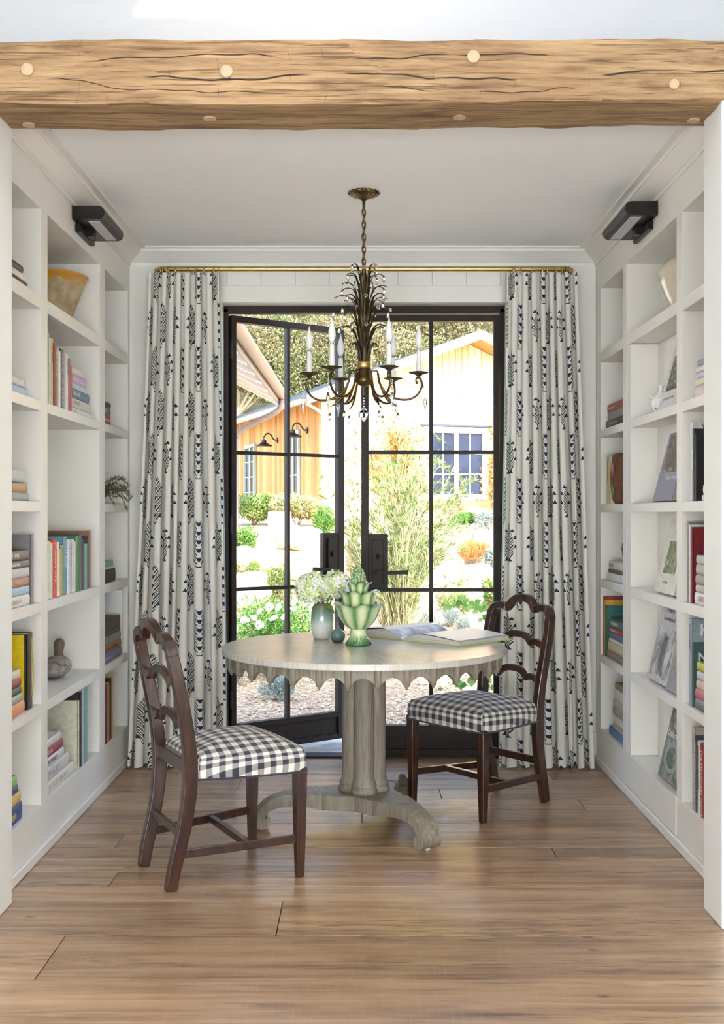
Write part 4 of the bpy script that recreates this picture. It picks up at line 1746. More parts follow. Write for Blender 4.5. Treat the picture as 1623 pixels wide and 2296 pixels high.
def uprights(side, lvl, y, items, group):
    """items: (T, H, W, color, label, title, tcol, back); placed from y away from the camera"""
    out = []
    for it in items:
        T, H, W, col, label = it[:5]
        title = it[5] if len(it) > 5 else None
        tcol = it[6] if len(it) > 6 else '#f0ece0'
        back = it[7] if len(it) > 7 else .012
        yy = y + T if side < 0 else y
        o = book(side, W, T, H, up_matrix(side, yy, LEVEL[lvl] + .0008, back), col, label, group=group)
        if title:
            # lettering runs down the spine
            ts = min(T * .62, .028)
            M = frame_m((-.0029, T / 2, H * .94), (0, 0, -1), (0, -1, 0))
            text_on(o, title, ts, M, tcol)
        out.append(o)
        y += T + .0012
    return out, y


def stack(side, lvl, y0, items, group, z=None, anchor=None):
    """items bottom to top: (L, T, W, color, label, title, tcol, dy, back); L runs along the shelf"""
    z = LEVEL[lvl] + .0008 if z is None else z
    face = LX if side < 0 else RX
    out = []
    for it in items:
        L, T, W, col, label = it[:5]
        title = it[5] if len(it) > 5 else None
        tcol = it[6] if len(it) > 6 else '#f0ece0'
        dy = it[7] if len(it) > 7 else 0.0
        back = it[8] if len(it) > 8 else .015
        # lay the book flat: local z -> along the shelf, local y -> up
        if side < 0:
            R = Matrix(((-1, 0, 0), (0, 0, 1), (0, 1, 0))).to_4x4()
        else:
            R = Matrix(((1, 0, 0), (0, 0, -1), (0, 1, 0))).to_4x4()
        yy = y0 + dy
        org = (face + side * back, yy if side < 0 else yy + L, z)
        o = book(side, W, T, L, Matrix.Translation(org) @ R, col, label, group=group)
        if title:
            ts = T * .62
            zz = L * .06
            # right = away from the camera on the left wall, towards it on the right wall
            M = frame_m((-.0029, T / 2, zz), (0, 0, 1), (0, 1, 0)) if side < 0 else frame_m((-.0029, T / 2, zz), (0, 0, 1), (0, 1, 0))
            text_on(o, title, ts, M, tcol)
        out.append(o)
        z += T + .0006
    return out, z


def LYp(px):
    return -LX * F / (CX - px)


def RYp(px):
    return RX * F / (px - CX)


G = 'books in the bookcase'
# ---- left, near bay
stack(-1, 5, 3.93, [(.270, .022, .19, '#2d2c2b', 'black-spined book at the bottom of the stack under the ceiling corner', 'THE HOUSE', '#c9c4b5'),
                    (.258, .024, .19, '#e3d9cb', 'cream book with red lettering in the highest near stack', 'ELIZABETH', '#c76a4f'),
                    (.218, .026, .17, '#3a3440', 'dark aubergine book on top of the highest near stack', 'HOME', '#cfc6c0')], 'highest stack near the opening')
_, zz = stack(-1, 4, 3.93, [(.270, .032, .20, '#9fb9d6', 'pale blue book beneath the pewter bird', None),
                            (.222, .030, .18, '#cfc8bf', 'marbled grey book the pewter bird stands on', None)], 'books under the bird')
BIRDZ = zz
stack(-1, 3, 3.92, [(.300, .030, .20, '#9c9d99', 'silver-grey bound book at the bottom below the tan one', None),
                    (.280, .036, .18, '#b08a5c', 'tan clothbound book between two silvery ones', None),
                    (.235, .044, .17, '#b9bdc2', 'shiny silver album on top of the tan book', None, '#ffffff', 0, .01)], 'silver and tan stack')
uprights(-1, 2, 4.243, [(.034, .262, .19, '#8d868a', 'tall mauve-grey book standing behind the six-book stack', 'BEAUTIFUL', '#b5aeb0')], 'mauve grey book')
stack(-1, 2, 3.93, [(.300, .040, .21, '#e4e0d8', 'white thick book at the bottom of the six-book stack', 'A Well-Lived Life', '#bdb3a4'),
                    (.295, .031, .20, '#a9c7d6', 'light blue book second from the bottom of the six-book stack', 'HAVEN', '#cfe2ea'),
                    (.285, .033, .20, '#b9826c', 'terracotta book with gold lettering in the six-book stack', 'THE BLISS ANSWER', '#e0c38f'),
                    (.292, .035, .19, '#cfccc8', 'pale grey patterned book in the middle of the six-book stack', None),
                    (.298, .027, .19, '#6d6c6b', 'grey book with white lettering in the six-book stack', 'Ellen DeGeneres Home', '#f2f2f2'),
                    (.283, .037, .18, '#6f625b', 'brown book with tall white capitals topping the six-book stack', 'TRAVEL HOME', '#efe9df')], 'six-book stack')
o = uprights(-1, 1, 4.196, [(.068, .285, .20, '#2a2724', 'thick black-spined album with yellow sides and dangling strings', None)], 'yellow album')[0][0]
YEL = cover_mat('#e3c516')
for nm, pts_ in (('tie_string', [(-.006, .03, .27), (-.010, .045, .2), (-.012, .05, .1), (-.008, .04, .05)]), ('tie_string', [(-.006, .036, .26), (-.012, .03, .17), (-.010, .024, .08), (-.006, .03, .035)])):
    MB().tube(spline(pts_, 5), .0014, 5, (0, 1, 0)).build(nm, cover_mat('#c8b41e'), o)
MB().box(.012, .198, .0682, .0694, .002, .283).build('yellow_board', YEL, o)
stack(-1, 1, 3.92, [(.245, .044, .17, '#e39a6b', 'orange book at the bottom of the stack before the yellow album', 'JAMIE', '#f5d9b8'),
                    (.222, .030, .17, '#a9b0a4', 'pale sage book above the orange one', 'NATURE', '#6a6f66'),
                    (.205, .028, .16, '#3c5246', 'dark green book in the stack before the yellow album', None),
                    (.205, .030, .16, '#8e3b35', 'dark red glossy book in the stack before the yellow album', None),
                    (.190, .032, .15, '#d8cdbd', 'beige book topping the stack before the yellow album', None)], 'stack before the yellow album')
j = MB().lathe([(.016, 0), (.022, .004), (.024, .016), (.020, .028), (.012, .034), (.012, .038)], 20).build('small_jar', plain('white_glaze', (.85, .83, .8), .2, var=.02), None, 50)
j.location = (LX - .055, 4.075, LEVEL[1] + .1695)
tag(j, 'tiny white jar on the stack before the yellow album', 'jar')
stack(-1, 0, 3.92, [(.215, .068, .17, '#36478f', 'royal blue book with yellow lettering at the bottom of its stack', 'Einstein', '#e8d94a'),
                    (.200, .040, .16, '#e0bb6a', 'mustard yellow book above the royal blue one', None),
                    (.168, .028, .15, '#3c4678', 'navy book with white band in the lowest near stack', None),
                    (.152, .040, .14, '#8fbf74', 'leaf green book topping the lowest near stack', None)], 'lowest near stack')
# pewter bird
PEWTER = plain('pewter', (.36, .34, .31), .25, .9, var=.3, scale=40)
bd = empty('bird_figurine', (LX - .10, 4.095, BIRDZ))
bb = MB()
path = spline([(0, 0, .012), (0, .005, .05), (0, .018, .09), (0, .010, .125), (0, -.004, .155), (0, .000, .185), (0, .018, .200)], 4)
bb.tube(path, .03, 14, (1, 0, 0), scales=[interp(i / 24, [(0, .8), (.15, 1.25), (.35, 1.1), (.55, .6), (.72, .55), (.85, .72), (1, .45)]) for i in range(25)])
bb.build('body', PEWTER, bd, 'all')
MB().lathe([(.001, .05), (.006, .03), (.010, 0)], 10).build('beak', PEWTER, bd, 'all').matrix_local = Matrix.Translation((0, .02, .198)) @ Matrix.Rotation(-2.0, 4, 'X')
MB().lathe([(.03, 0), (.032, .006), (.022, .014)], 20).build('foot', PEWTER, bd, 50)
tag(bd, 'shiny pewter bird figurine standing on two books', 'figurine')

# ---- left, middle bay
y = LYp(107.5) + .003
cols = [(.030, .302, '#9cc3cb', 'sky blue picture book first in the upright row', None), (.022, .285, '#7fa7b1', 'dusty teal book second in the upright row', None), (.016, .268, '#dcd6c6', 'cream thin book beside the dusty teal one', None),
        (.036, .272, '#d9a75a', 'amber yellow book in the upright row', 'Gardens', '#5b3a1b'), (.018, .245, '#33352f', 'black and white striped spine beside the amber book', None), (.034, .254, '#a23b3f', 'crimson book in the upright row', 'PROVENCE', '#e8c9b0'),
        (.026, .245, '#bdb6a6', 'stone grey book beside the crimson one', None), (.018, .236, '#efe9d8', 'ivory thin book in the upright row', None), (.050, .250, '#31514b', 'dark green wide book with white lettering', 'TABLETOP DESIGN', '#e9e6da'),
        (.026, .245, '#b6a3ac', 'dull pink book beside the dark green one', None), (.040, .240, '#d9d4c6', 'off white book with blue label in the upright row', 'Garden', '#4d6f96'), (.030, .225, '#8c4b45', 'brick red book near the end of the upright row', None),
        (.024, .200, '#c9493c', 'short tomato red book ending the upright row', None)]
its = [(T * 1.07, H, .20, c, l, t, tc if t else '#fff', .012) for (T, H, c, l, t, *r) in cols for tc in [r[0] if r else '#f0ece0']]
_, y = uprights(-1, 4, y, its, 'upright row on the second shelf')
stack(-1, 4, y + .006, [(.390, .026, .22, '#e2ded6', 'long white book at the bottom of the stack beside the red spine', 'HOUSES', '#c4bcae'),
                        (.335, .040, .21, '#d6d1c5', 'cream book with grey capitals above the long white one', 'THE NEST', '#9a9080'),
                        (.305, .040, .20, '#6f8496', 'slate blue book with pale capitals in the upper stack', 'DINE AND', '#dfe4e6'),
                        (.250, .026, .19, '#cfd4d8', 'pale grey slim book above the slate blue one', None),
                        (.250, .036, .18, '#d2b0cc', 'lilac book in the upper stack', None),
                        (.190, .030, .16, '#d9d3c6', 'small white book topping the upper stack', None)], 'upper stack beside the upright row')
y = LYp(107.0) + .002
cols = [(.016, .255, '#4c4c48', 'charcoal thin book first in the long row', None), (.026, .232, '#d9d5c4', 'cream book second in the long row', 'Style', '#7a7a6a'), (.028, .232, '#c7d3bc', 'pale green spine near the start of the long row', None),
        (.022, .225, '#e1d9c4', 'ivory book beside the pale green spine', None), (.058, .236, '#d43a2c', 'bright red and white book in the long row', 'ITALIAN LIFE', '#f5e9dd'), (.022, .225, '#eceae6', 'plain white book beside the bright red one', None),
        (.020, .195, '#d9c04b', 'short yellow book in the long row', None), (.040, .212, '#a89a6c', 'khaki book with darker band in the long row', None), (.050, .245, '#5f98a4', 'teal blue book standing tall in the long row', 'VINTAGE', '#dfe9ea'),
        (.034, .232, '#e4e3e6', 'white spine beside the teal blue book', None), (.034, .232, '#c3c3d4', 'lavender grey spine in the long row', 'Gardening', '#7a7a8c'), (.028, .232, '#dcdce4', 'silvery white spine in the long row', None),
        (.020, .220, '#e6dfc5', 'buff thin book beside the green one', None), (.056, .242, '#4f8a3d', 'grass green wide book in the long row', None), (.040, .250, '#55625f', 'dark slate book beside the grass green one', None),
        (.022, .225, '#33363f', 'black book with yellow cover patch in the long row', None), (.018, .195, '#9c4a4c', 'short maroon book near the end of the long row', None), (.044, .205, '#6fae9f', 'short seafoam book near the end of the long row', None),
        (.022, .240, '#4b4338', 'dark brown spine before the last book of the long row', None), (.032, .262, '#9a6b52', 'big brown leather book closing the long row', None)]
its = [(T * 1.15, H, .19, c, l, t, r[0] if r else '#f0ece0', .012) for (T, H, c, l, t, *r) in cols]
uprights(-1, 2, y, its, 'long upright row in the tall opening')

# ochre-rimmed bowl
CLAY = Mat('rough_clay', srgb('#b29a76'), .85)
_x, _y, _z = CLAY.xyz()
_n = CLAY.noise(CLAY.coord('Object'), 14, 5)
_e = CLAY.noise(CLAY.coord('Object'), 16, 2)
_c = CLAY.ramp(_n, [(.3, srgb('#97815f')), (.55, srgb('#bba583')), (.75, srgb('#cab797'))])
_gl = (_z + (_e - .5) * .07 - .196).smooth(0, .004)
CLAY.set('Base Color', CLAY.mix(_gl, _c, srgb('#c08d35')))
CLAY.set('Roughness', _gl * -.6 + .85)
CLAY.bump(_n, .3, .004)
bowl = MB().lathe([(.058, 0), (.062, .003), (.100, .09), (.140, .18), (.156, .215), (.168, .224), (.168, .234), (.158, .234), (.150, .222), (.095, .09), (.05, .02)], 48, capt=True).build('clay_bowl', CLAY.m, None, 50)
bowl.location = (LX - .150, 5.09, LEVEL[5] + .001)
bowl.scale = (.85, 1.05, 1.0)
tag(bowl, 'flared rough clay bowl with glossy ochre rim', 'bowl')

# duck decoy
DUCK = Mat('worn_decoy_paint', srgb('#7d766e'), .7)
_n = DUCK.noise(DUCK.coord('Object', (4, 1, 6)), 12, 5, .6)
DUCK.set('Base Color', DUCK.ramp(_n, [(.28, srgb('#4c433c')), (.45, srgb('#83796f')), (.6, srgb('#a59c92')), (.75, srgb('#8d97a4'))]))
DUCKH = wood('worn_decoy_head', [srgb('#3f332c'), srgb('#6b5c51'), srgb('#7d6c5e')], (6, 6, 3), 4, .6)
dk = empty('duck_decoy', (LX - .130, 5.02, LEVEL[1] + .001), math.radians(95))
dk.scale = (.88, .88, .88)
db = MB()
segs = [(-.17, .012, .052), (-.14, .03, .05), (-.09, .058, .055), (-.03, .075, .058), (.03, .078, .058), (.08, .066, .058), (.115, .042, .056), (.13, .015, .055)]
vs, fs = [], []
K = 16
for (x, r, zc) in segs:
    for k in range(K):
        a = 2 * math.pi * k / K
        z = zc + r * .74 * math.sin(a)
        vs.append((x, r * math.cos(a), max(.0, z)))
for i in range(len(segs) - 1):
    for k in range(K):
        fs.append((i * K + k, i * K + (k + 1) % K, (i + 1) * K + (k + 1) % K, (i + 1) * K + k))
fs += [tuple(range(K - 1, -1, -1)), tuple(range((len(segs) - 1) * K, len(segs) * K))]
db.add(vs, fs)
o = db.build('body', DUCK.m, dk, 'all')
o.modifiers.new('soft', 'SUBSURF').render_levels = 1
hd = MB()
hd.tube(spline([(.075, 0, .085), (.078, 0, .115), (.086, 0, .145), (.098, 0, .166), (.112, 0, .172)], 4), .026, 14, (0, 1, 0), scales=[interp(i / 16, [(0, 1.1), (.3, .85), (.6, 1.05), (.85, 1.0), (1, .3)]) for i in range(17)])
hd.build('head', DUCKH, dk, 'all')
bk = MB().sweep([(.105, 0, .152), (.13, 0, .146), (.152, 0, .142)], [(-.013, -.006), (.013, -.006), (.010, .006), (-.010, .006)], scales=[1, .95, .8])
bk.build('bill', DUCKH, dk, 40)
tag(dk, 'weathered grey wooden duck decoy alone on its shelf', 'decoy')

# bottom row, middle bay
y = LYp(104.5) + .004
o, y1 = uprights(-1, 0, y, [(.022, .278, .20, '#7fae5c', 'bright green book standing first on the bottom shelf', None), (.014, .255, .20, '#a9c4d2', 'thin pale blue book beside the bright green one', None)], 'bottom shelf uprights')
stack(-1, 0, y1 + .006, [(.420, .050, .20, '#e6e2da', 'torn white book at the bottom of the low white stack', 'THE LOST GARDENS', '#c6bcae'),
                         (.330, .058, .20, '#d9d7d6', 'grey white book with pale capitals in the low white stack', 'PARADISE', '#b9b2bb'),
                         (.255, .038, .18, '#e2dfda', 'white book with dark lettering in the low white stack', 'PICTORARO', '#5a5a58'),
                         (.240, .038, .18, '#9c3c52', 'crimson and purple patterned book in the low white stack', 'FLORA', '#e0b9c4'),
                         (.205, .034, .17, '#dedcd8', 'white book topping the low white stack', None)], 'low white stack')
CREAMPIC = cover_mat('#d9d5bf')
yb = 4.945
lst = [(.020, .300, .21, '#d8d4bd', 'ivory book with a pencil sketch on its cover', None, '#000', .012)]
ob, yb = uprights(-1, 0, yb, lst, 'bottom shelf uprights')
sk = MB()
rd = random.Random(2)
for k in range(9):
    cx_, cz_ = rd.uniform(.05, .15), rd.uniform(.13, .20)
    sk.tube([(cx_ + rd.uniform(-.02, .02), .0204, cz_ + rd.uniform(-.012, .012)) for _ in range(5)], .0005, 4, (0, 1, 0))
sk.build('sketch', cover_mat('#8c8c7c'), ob[0])
ob2, yb = uprights(-1, 0, yb + .012, [(.030, .330, .22, '#26241f', 'black book with a white lattice picture on its cover', None),
                               (.040, .352, .23, '#aebfc9', 'pale blue tall book beside the lattice one', None),
                               (.030, .345, .23, '#76a08f', 'sea green tall book on the bottom shelf', None),
                               (.030, .349, .23, '#86a99d', 'dusty green tall book ending the bottom shelf', None)], 'bottom shelf uprights')
lat = MB()
for k in range(7):
    x0 = .02 + k * .027
    lat.sweep([(x0, .0304, .20), (x0 + .05, .0304, .29)], [(-.002, -.0004), (.002, -.0004), (.002, .0004), (-.002, .0004)], (0, 1, 0))
    lat.sweep([(x0 + .05, .0305, .20), (x0, .0305, .29)], [(-.002, -.0004), (.002, -.0004), (.002, .0004), (-.002, .0004)], (0, 1, 0))
lat.build('lattice_print', cover_mat('#cfc9bd'), ob2[0])

# ---- left, far bay
stack(-1, 4, 5.425, [(.165, .050, .16, '#a5403c', 'red book at the bottom of the small far stack', 'Charleston', '#e3bdb0'),
                     (.165, .034, .16, '#6e6f78', 'slate grey book in the small far stack', 'HOUSE', '#c3c3c8'),
                     (.170, .028, .16, '#3d3f3d', 'black book topping the small far stack', None)], 'small far stack')
uprights(-1, 2, 5.417, [(.010, .270, .17, '#e6e3d8', 'thin white book standing in the far bay', None), (.020, .238, .17, '#d8cf6a', 'thin lemon yellow book in the far bay', None)], 'far bay uprights')
stack(-1, 2, 5.455, [(.245, .066, .15, '#2e3b36', 'thick dark green book lying beside the lemon one', None),
                     (.235, .012, .15, '#d9d4c4', 'thin cream book on the thick dark green one', None),
                     (.190, .030, .13, '#8fb7a1', 'mint green book topping the dark green one', None)], 'dark green and mint stack')
stack(-1, 1, 5.425, [(.420, .044, .17, '#8a83a0', 'violet patterned book at the bottom of the old-book stack', 'Garden Stories', '#c9c4d8'),
                     (.410, .044, .17, '#97744f', 'tan leather book with gilt title in the old-book stack', 'The Charm of Good Style', '#4f3a22'),
                     (.400, .040, .16, '#8f948a', 'grey-green book in the old-book stack', None),
                     (.390, .026, .16, '#5d4b3c', 'thin brown book in the old-book stack', None),
                     (.385, .056, .16, '#5c4136', 'dark brown leather book topping the old-book stack', None)], 'old-book stack')
wp = MB().box(-.10, .0, -.006, .006, 0, .335).build('white_panel', plain('white_card', (.85, .84, .82), .4, var=.02), None, bevel=.001)
wp.location = (LX - .016, 5.885, LEVEL[1] + .001)
tag(wp, 'plain white framed panel standing behind the old-book stack', 'panel')
GOURD = Mat('gourd_skin', srgb('#8a6a2a'), .4)
_n = GOURD.noise(GOURD.coord('Object', (3, 3, 1)), 30, 4)
GOURD.set('Base Color', GOURD.ramp(_n, [(.35, srgb('#3c2f17')), (.5, srgb('#8f6d26')), (.7, srgb('#c39c43'))]))
gd = empty('gourd_pot', (LX - .065, 5.455, LEVEL[1] + .216))
MB().lathe([(.022, 0), (.038, .012), (.046, .036), (.043, .058), (.030, .074), (.024, .078), (.026, .090), (.020, .094), (.016, .086)], 28).build('body', GOURD.m, gd, 60)
MB().lathe([(.0245, .078), (.0275, .082), (.0275, .090), (.0255, .092)], 28).build('rim_band', plain('dark_horn', (.05, .035, .02), .35), gd, 50)
tag(gd, 'small mottled gourd pot on the dark brown leather book', 'pot')
uprights(-1, 0, 5.478, [(.040, .285, .17, '#7a2d27', 'dark red book standing on the lowest far shelf', None), (.034, .292, .17, '#b58a7c', 'dusty rose book on the lowest far shelf', None), (.026, .278, .17, '#5c3a2b', 'chestnut book on the lowest far shelf', None),
                        (.020, .305, .18, '#3b3328', 'black striped spine on the lowest far shelf', None), (.030, .308, .18, '#d5a62c', 'golden yellow book on the lowest far shelf', None)], 'lowest far uprights')
uprights(-1, 0, 5.418, [(.012, .16, .14, '#d8d3b2', 'small ivory pamphlet on the lowest far shelf', None), (.018, .18, .15, '#6f86b5', 'cornflower blue small book on the lowest far shelf', None), (.024, .205, .15, '#2e2c28', 'black small book on the lowest far shelf', None)], 'lowest far small books')

# conifer sprig hanging over the shelf edge
NEEDLE = plain('dried_conifer', srgb('#6b7350'), .7, var=.3)
sp = empty('conifer_sprig', (LX - .05, 5.60, LEVEL[3] + .004))
nb, tw = MB(), MB()
rd = random.Random(9)
for b in range(16):
    a = rd.uniform(-.7, .7)
    d = Vector((.30 * math.cos(a) + rd.uniform(-.1, .2), .26 + rd.uniform(-.1, .12), rd.uniform(.02, .25))).normalized()
    st = Vector((-.02 + rd.uniform(-.03, .02), -.16 + rd.uniform(0, .14), .004))
    ln = rd.uniform(.14, .25)
    pts = [st + d * (ln * t) + Vector((0, 0, .05 * math.sin(t * 2.6) - .10 * t * t * rd.uniform(.2, .8))) for t in (0, .2, .4, .6, .8, 1)]
    for p in pts:
        if p.x < .045:
            p.z = max(p.z, .004)
    tw.tube(pts, .0016, 5)
    for k in range(150):
        t = rd.random()
        i = min(4, int(t * 5))
        p = pts[i].lerp(pts[i + 1], t * 5 - i)
        nd = Vector((rd.uniform(-1, 1), rd.uniform(-1, 1), rd.uniform(-.7, 1))).normalized()
        nd = (nd + d * .8).normalized()
        L = rd.uniform(.014, .026)
        s = nd.cross(Vector((0, 0, 1)))
        if s.length < .01:
            continue
        s = s.normalized() * .0019
        q = p + nd * L
        if q.x < .045 and q.z < .002:
            q.z = .003
        nb.add([p - s, p + s, q], [(0, 1, 2)])
nb.build('needles', NEEDLE, sp)
tw.build('twig', plain('twig_bark', srgb('#5a4a36'), .8), sp)
tag(sp, 'dried conifer sprig spilling over the shelf edge beside the curtain', 'sprig')

# ---- right, far bay
stack(1, 4, 5.37, [(.420, .040, .16, '#45362f', 'dark brown book at the bottom of the three by the curtain', 'The Collected Traveler', '#b9a98f'),
                   (.385, .038, .16, '#8d8985', 'grey book between the dark brown and the brick red one', None),
                   (.390, .040, .16, '#9c4f42', 'brick red book topping the three by the curtain', 'Indian Summer', '#d9b89b')], 'three books by the curtain')
uprights(1, 3, 5.545, [(.150, .245, .16, '#e3e0da', 'thick white book behind the carved bark plaque', None), ], 'america shelf')
uprights(1, 3, 5.70, [(.075, .248, .17, '#d3c98b', 'pale yellow book with upright capitals on its spine', 'AMERICA', '#3c3a2a')], 'america shelf')
BARK = Mat('carved_bark', srgb('#5a3826'), .75)
_n = BARK.noise(BARK.coord('Object', (9, 9, 2)), 16, 5, .7)
BARK.set('Base Color', BARK.ramp(_n, [(.3, srgb('#3a2116')), (.55, srgb('#6b442c')), (.75, srgb('#8a5f3f'))]))
BARK.bump(_n, .6, .006)
bp = empty('carved_bark_plaque', (RX + .03, 5.46, LEVEL[3] + .001))
MB().lathe([(.045, 0), (.058, .02), (.066, .08), (.067, .16), (.058, .235), (.040, .246)], 24).build('body', BARK.m, bp, 60)
fl = MB()
for k in range(7):
    a = 2 * math.pi * k / 7
    fl.ball((-.062 + .004 * math.cos(a), -.02 + .018 * math.cos(a), .165 + .02 * math.sin(a)), .012, 8, 6, (.7, 1, 1))
fl.ball((-.066, -.02, .165), .014, 8, 6, (.7, 1, 1))
fl.build('rose_carving', cover_mat('#a45560'), bp, 'all')
lf = MB()
for k in range(4):
    lf.ball((-.060, .012 - .012 * k, .115 - .018 * k), .016, 8, 6, (.4, .8, 1.2))
lf.build('leaf_carving', cover_mat('#4f7a4c'), bp, 'all')
tag(bp, 'carved bark log with a painted pink rose and green leaves', 'ornament')
stack(1, 2, 5.37, [(.410, .040, .17, '#e4e1db', 'white book at the bottom under the carved jar', None),
                   (.370, .020, .17, '#6b4a45', 'thin maroon book between two white ones', None),
                   (.360, .040, .17, '#dcd6cc', 'white book with red band directly under the carved jar', 'NORMA', '#8a8a8a')], 'books under the carved jar')
cj = empty('carved_jar', (RX + .055, 5.425, LEVEL[2] + .103))
MB().lathe([(.034, .022), (.042, .03), (.045, .07), (.040, .105), (.034, .116)], 24).build('body', BARK.m, cj, 60)
MB().lathe([(.024, 0), (.028, .002), (.036, .022), (.034, .026)], 24).build('foot', cover_mat('#d3bd86'), cj, 50)
MB().lathe([(.034, .114), (.037, .118), (.037, .132), (.034, .134), (.028, .13)], 24).build('rim', cover_mat('#c9b587'), cj, 50)
lf = MB()
for k, (a, z) in enumerate(((2.6, .07), (3.4, .085), (4.1, .06), (4.8, .08))):
    lf.ball((.043 * math.cos(a), .043 * math.sin(a), z), .011, 8, 6, (.7, .7, 1.2))
lf.build('leaf_carving', cover_mat('#5f8a52'), cj, 'all')
tag(cj, 'brown carved wooden jar with cream foot and rim', 'jar')
o, _ = uprights(1, 1, 5.790, [(.016, .262, .19, '#2f6a63', 'dark teal hardback facing the camera behind the colourful stack', None), (.020, .290, .20, '#d9a01f', 'golden yellow hardback behind the dark teal one', None), (.024, .305, .20, '#a23a33', 'red striped book behind the golden one', None)], 'teal gold and red hardbacks')
text_on(o[0], 'COMPLETE', .022, frame_m((.035, -.0004, .215), (1, 0, 0), (0, 0, 1)), '#58908a')
stack(1, 1, 5.37, [(.400, .038, .17, '#8f867c', 'taupe book at the bottom of the colourful stack', None),
                   (.375, .044, .17, '#d9c9a6', 'cream book with red seal in the colourful stack', None),
                   (.355, .020, .17, '#dedad2', 'thin white book in the colourful stack', None),
                   (.345, .032, .16, '#5b7594', 'steel blue book in the colourful stack', None),
                   (.345, .026, .16, '#a23b3b', 'cherry red book in the colourful stack', 'Living the Italian Dream', '#e8cfc5'),
                   (.325, .040, .16, '#3f6b5c', 'green and white book topping the colourful stack', 'SHOEMAKING', '#efece2')], 'colourful stack')
stack(1, 0, 5.37, [(.350, .046, .17, '#5f85ad', 'bright blue book at the bottom of the pale low stack', None),
                   (.260, .030, .16, '#a49a90', 'ash grey book above the bright blue one', None),
                   (.240, .040, .16, '#d6d0c4', 'cream book in the pale low stack', None),
                   (.270, .044, .16, '#a79a94', 'taupe pink book in the pale low stack', None),
                   (.262, .034, .16, '#b9b39c', 'beige green book in the pale low stack', None),
                   (.225, .054, .15, '#cfcac2', 'grey white book near the top of the pale low stack', None),
                   (.215, .034, .15, '#93825c', 'olive book topping the pale low stack', None)], 'pale low stack')

# ---- right, middle bay: large jar and leaning face-out books
jar = empty('cream_jar', (RX + .150, 4.755, LEVEL[5] + .001))
MB().lathe([(.066, 0), (.072, .004), (.100, .06), (.128, .125), (.138, .165), (.130, .205), (.104, .232), (.072, .246), (.060, .249), (.058, .262), (.066, .268), (.060, .270), (.05, .262)], 48).build('body', plain('crackled_cream_glaze', srgb('#d8ccb4'), .14, var=.06, scale=20, Coat_Weight=.5), jar, 60)
tag(jar, 'large rounded cream glazed jar high on the shelf', 'jar')


def leaning(lvl, y0, W, H, T, color, label, foot=.022, top=.100, cover=None, group='face-out books'):
    """front cover to the room, leaning back on the shallow shelf door; W along the shelf, spine at the far end"""
    ang = math.asin(min(.9, (top - foot) / H))
    # local x (spine to fore edge) -> -Y ; local z (height) -> up leaning +X ; local y (thickness) -> front outward
    ex = Vector((0, -1, 0))
    ez = Vector((math.sin(ang), 0, math.cos(ang)))
    ey = ez.cross(ex)                       # thickness direction
    M = Matrix((ex, ey, ez)).transposed().to_4x4()
    # ey should point out of the room face (towards -X is the front)
    org = Vector((RX + foot, y0 + W, LEVEL[lvl] + .001))
    if ey.x > 0:                            # thickness grows into the shelf: front cover is local y = 0
        fy, up_ = 0.0, -1
    else:
        fy, up_ = T, 1
    org.z += 0 if ey.z >= 0 else T * abs(ey.z)
    M.translation = org
    o = book(1, W, T, H, M, color, label, group=group, cover=cover)
    return o, fy, up_


def front(o, fy, up_, W, x0, x1, z0, z1, mat, name='cover_picture'):
    y_ = fy - .0006 if up_ < 0 else fy + .0006
    a, b = sorted((y_, fy + (.0002 if up_ < 0 else -.0002)))
    return MB().box(x0, x1, a, b, z0, z1).build(name, mat, o)


def front_text(o, fy, up_, s, size, x, z, col, bold=False):
    y_ = fy - .0012 if up_ < 0 else fy + .0012
    # readable from the room: right = local +x (towards the camera end)
    M = frame_m((x, y_, z), (1, 0, 0), (0, 0, 1))
    return text_on(o, s, size, M, col, 'title', bold)


yA = lambda px: RYp(px)
y0, y1 = 4.462, 4.80
o, fy, u = leaning(4, 4.535, .275, .300, .022, '#dcdad6', 'white face-out book with black and white landscape photograph')
front(o, fy, u, .275, .045, .235, .075, .235, picture_mat('bw_landscape', ['#1e1e1e', '#3a3a3a', '#8b8b89', '#d8d8d4'], 26, (1, 1, 2)))
front_text(o, fy, u, 'ANSEL ADAMS', .026, .035, .268, '#8a8a86')
front_text(o, fy, u, 'IN THE NATIONAL PARKS', .014, .045, .040, '#8a8a86')
o, fy, u = leaning(3, 4.600, .305, .305, .024, '#8d8896', 'lilac grey face-out book with an interior photograph')
front(o, fy, u, .305, .040, .290, .125, .290, picture_mat('dim_interior', ['#1f1915', '#4f4238', '#7d6a57', '#cfc4b0'], 14, (1, 1, 1.5)))
front_text(o, fy, u, 'Robert Kime', .030, .13, .100, '#d9d6dc')
leaning(3, 4.452, .13, .255, .020, '#6d7a5e', 'garden-green face-out book half hidden beside the lilac grey one')
o, fy, u = leaning(2, 4.570, .305, .320, .026, '#dbd6c6', 'ivory face-out book with an oval garden view')
front(o, fy, u, .305, .065, .245, .085, .225, picture_mat('garden_engraving', ['#28301f', '#5d6a40', '#98a06c', '#cfd0bf'], 22))
front_text(o, fy, u, 'Villas', .034, .10, .268, '#a49c88')
front_text(o, fy, u, 'OF TUSCANY', .012, .10, .045, '#8a8474')
leaning(2, 4.455, .10, .25, .018, '#cbbf9f', 'buff narrow book beside the ivory face-out one')
o, fy, u = leaning(1, 4.690, .30, .345, .045, '#c6c4c4', 'thick face-out book picturing a white house front with steps')
front(o, fy, u, .30, .012, .290, .020, .235, picture_mat('house_front', ['#3c423c', '#8c8f8c', '#c9c9c8', '#e6e6e4'], 20, (1, 1, .6)))
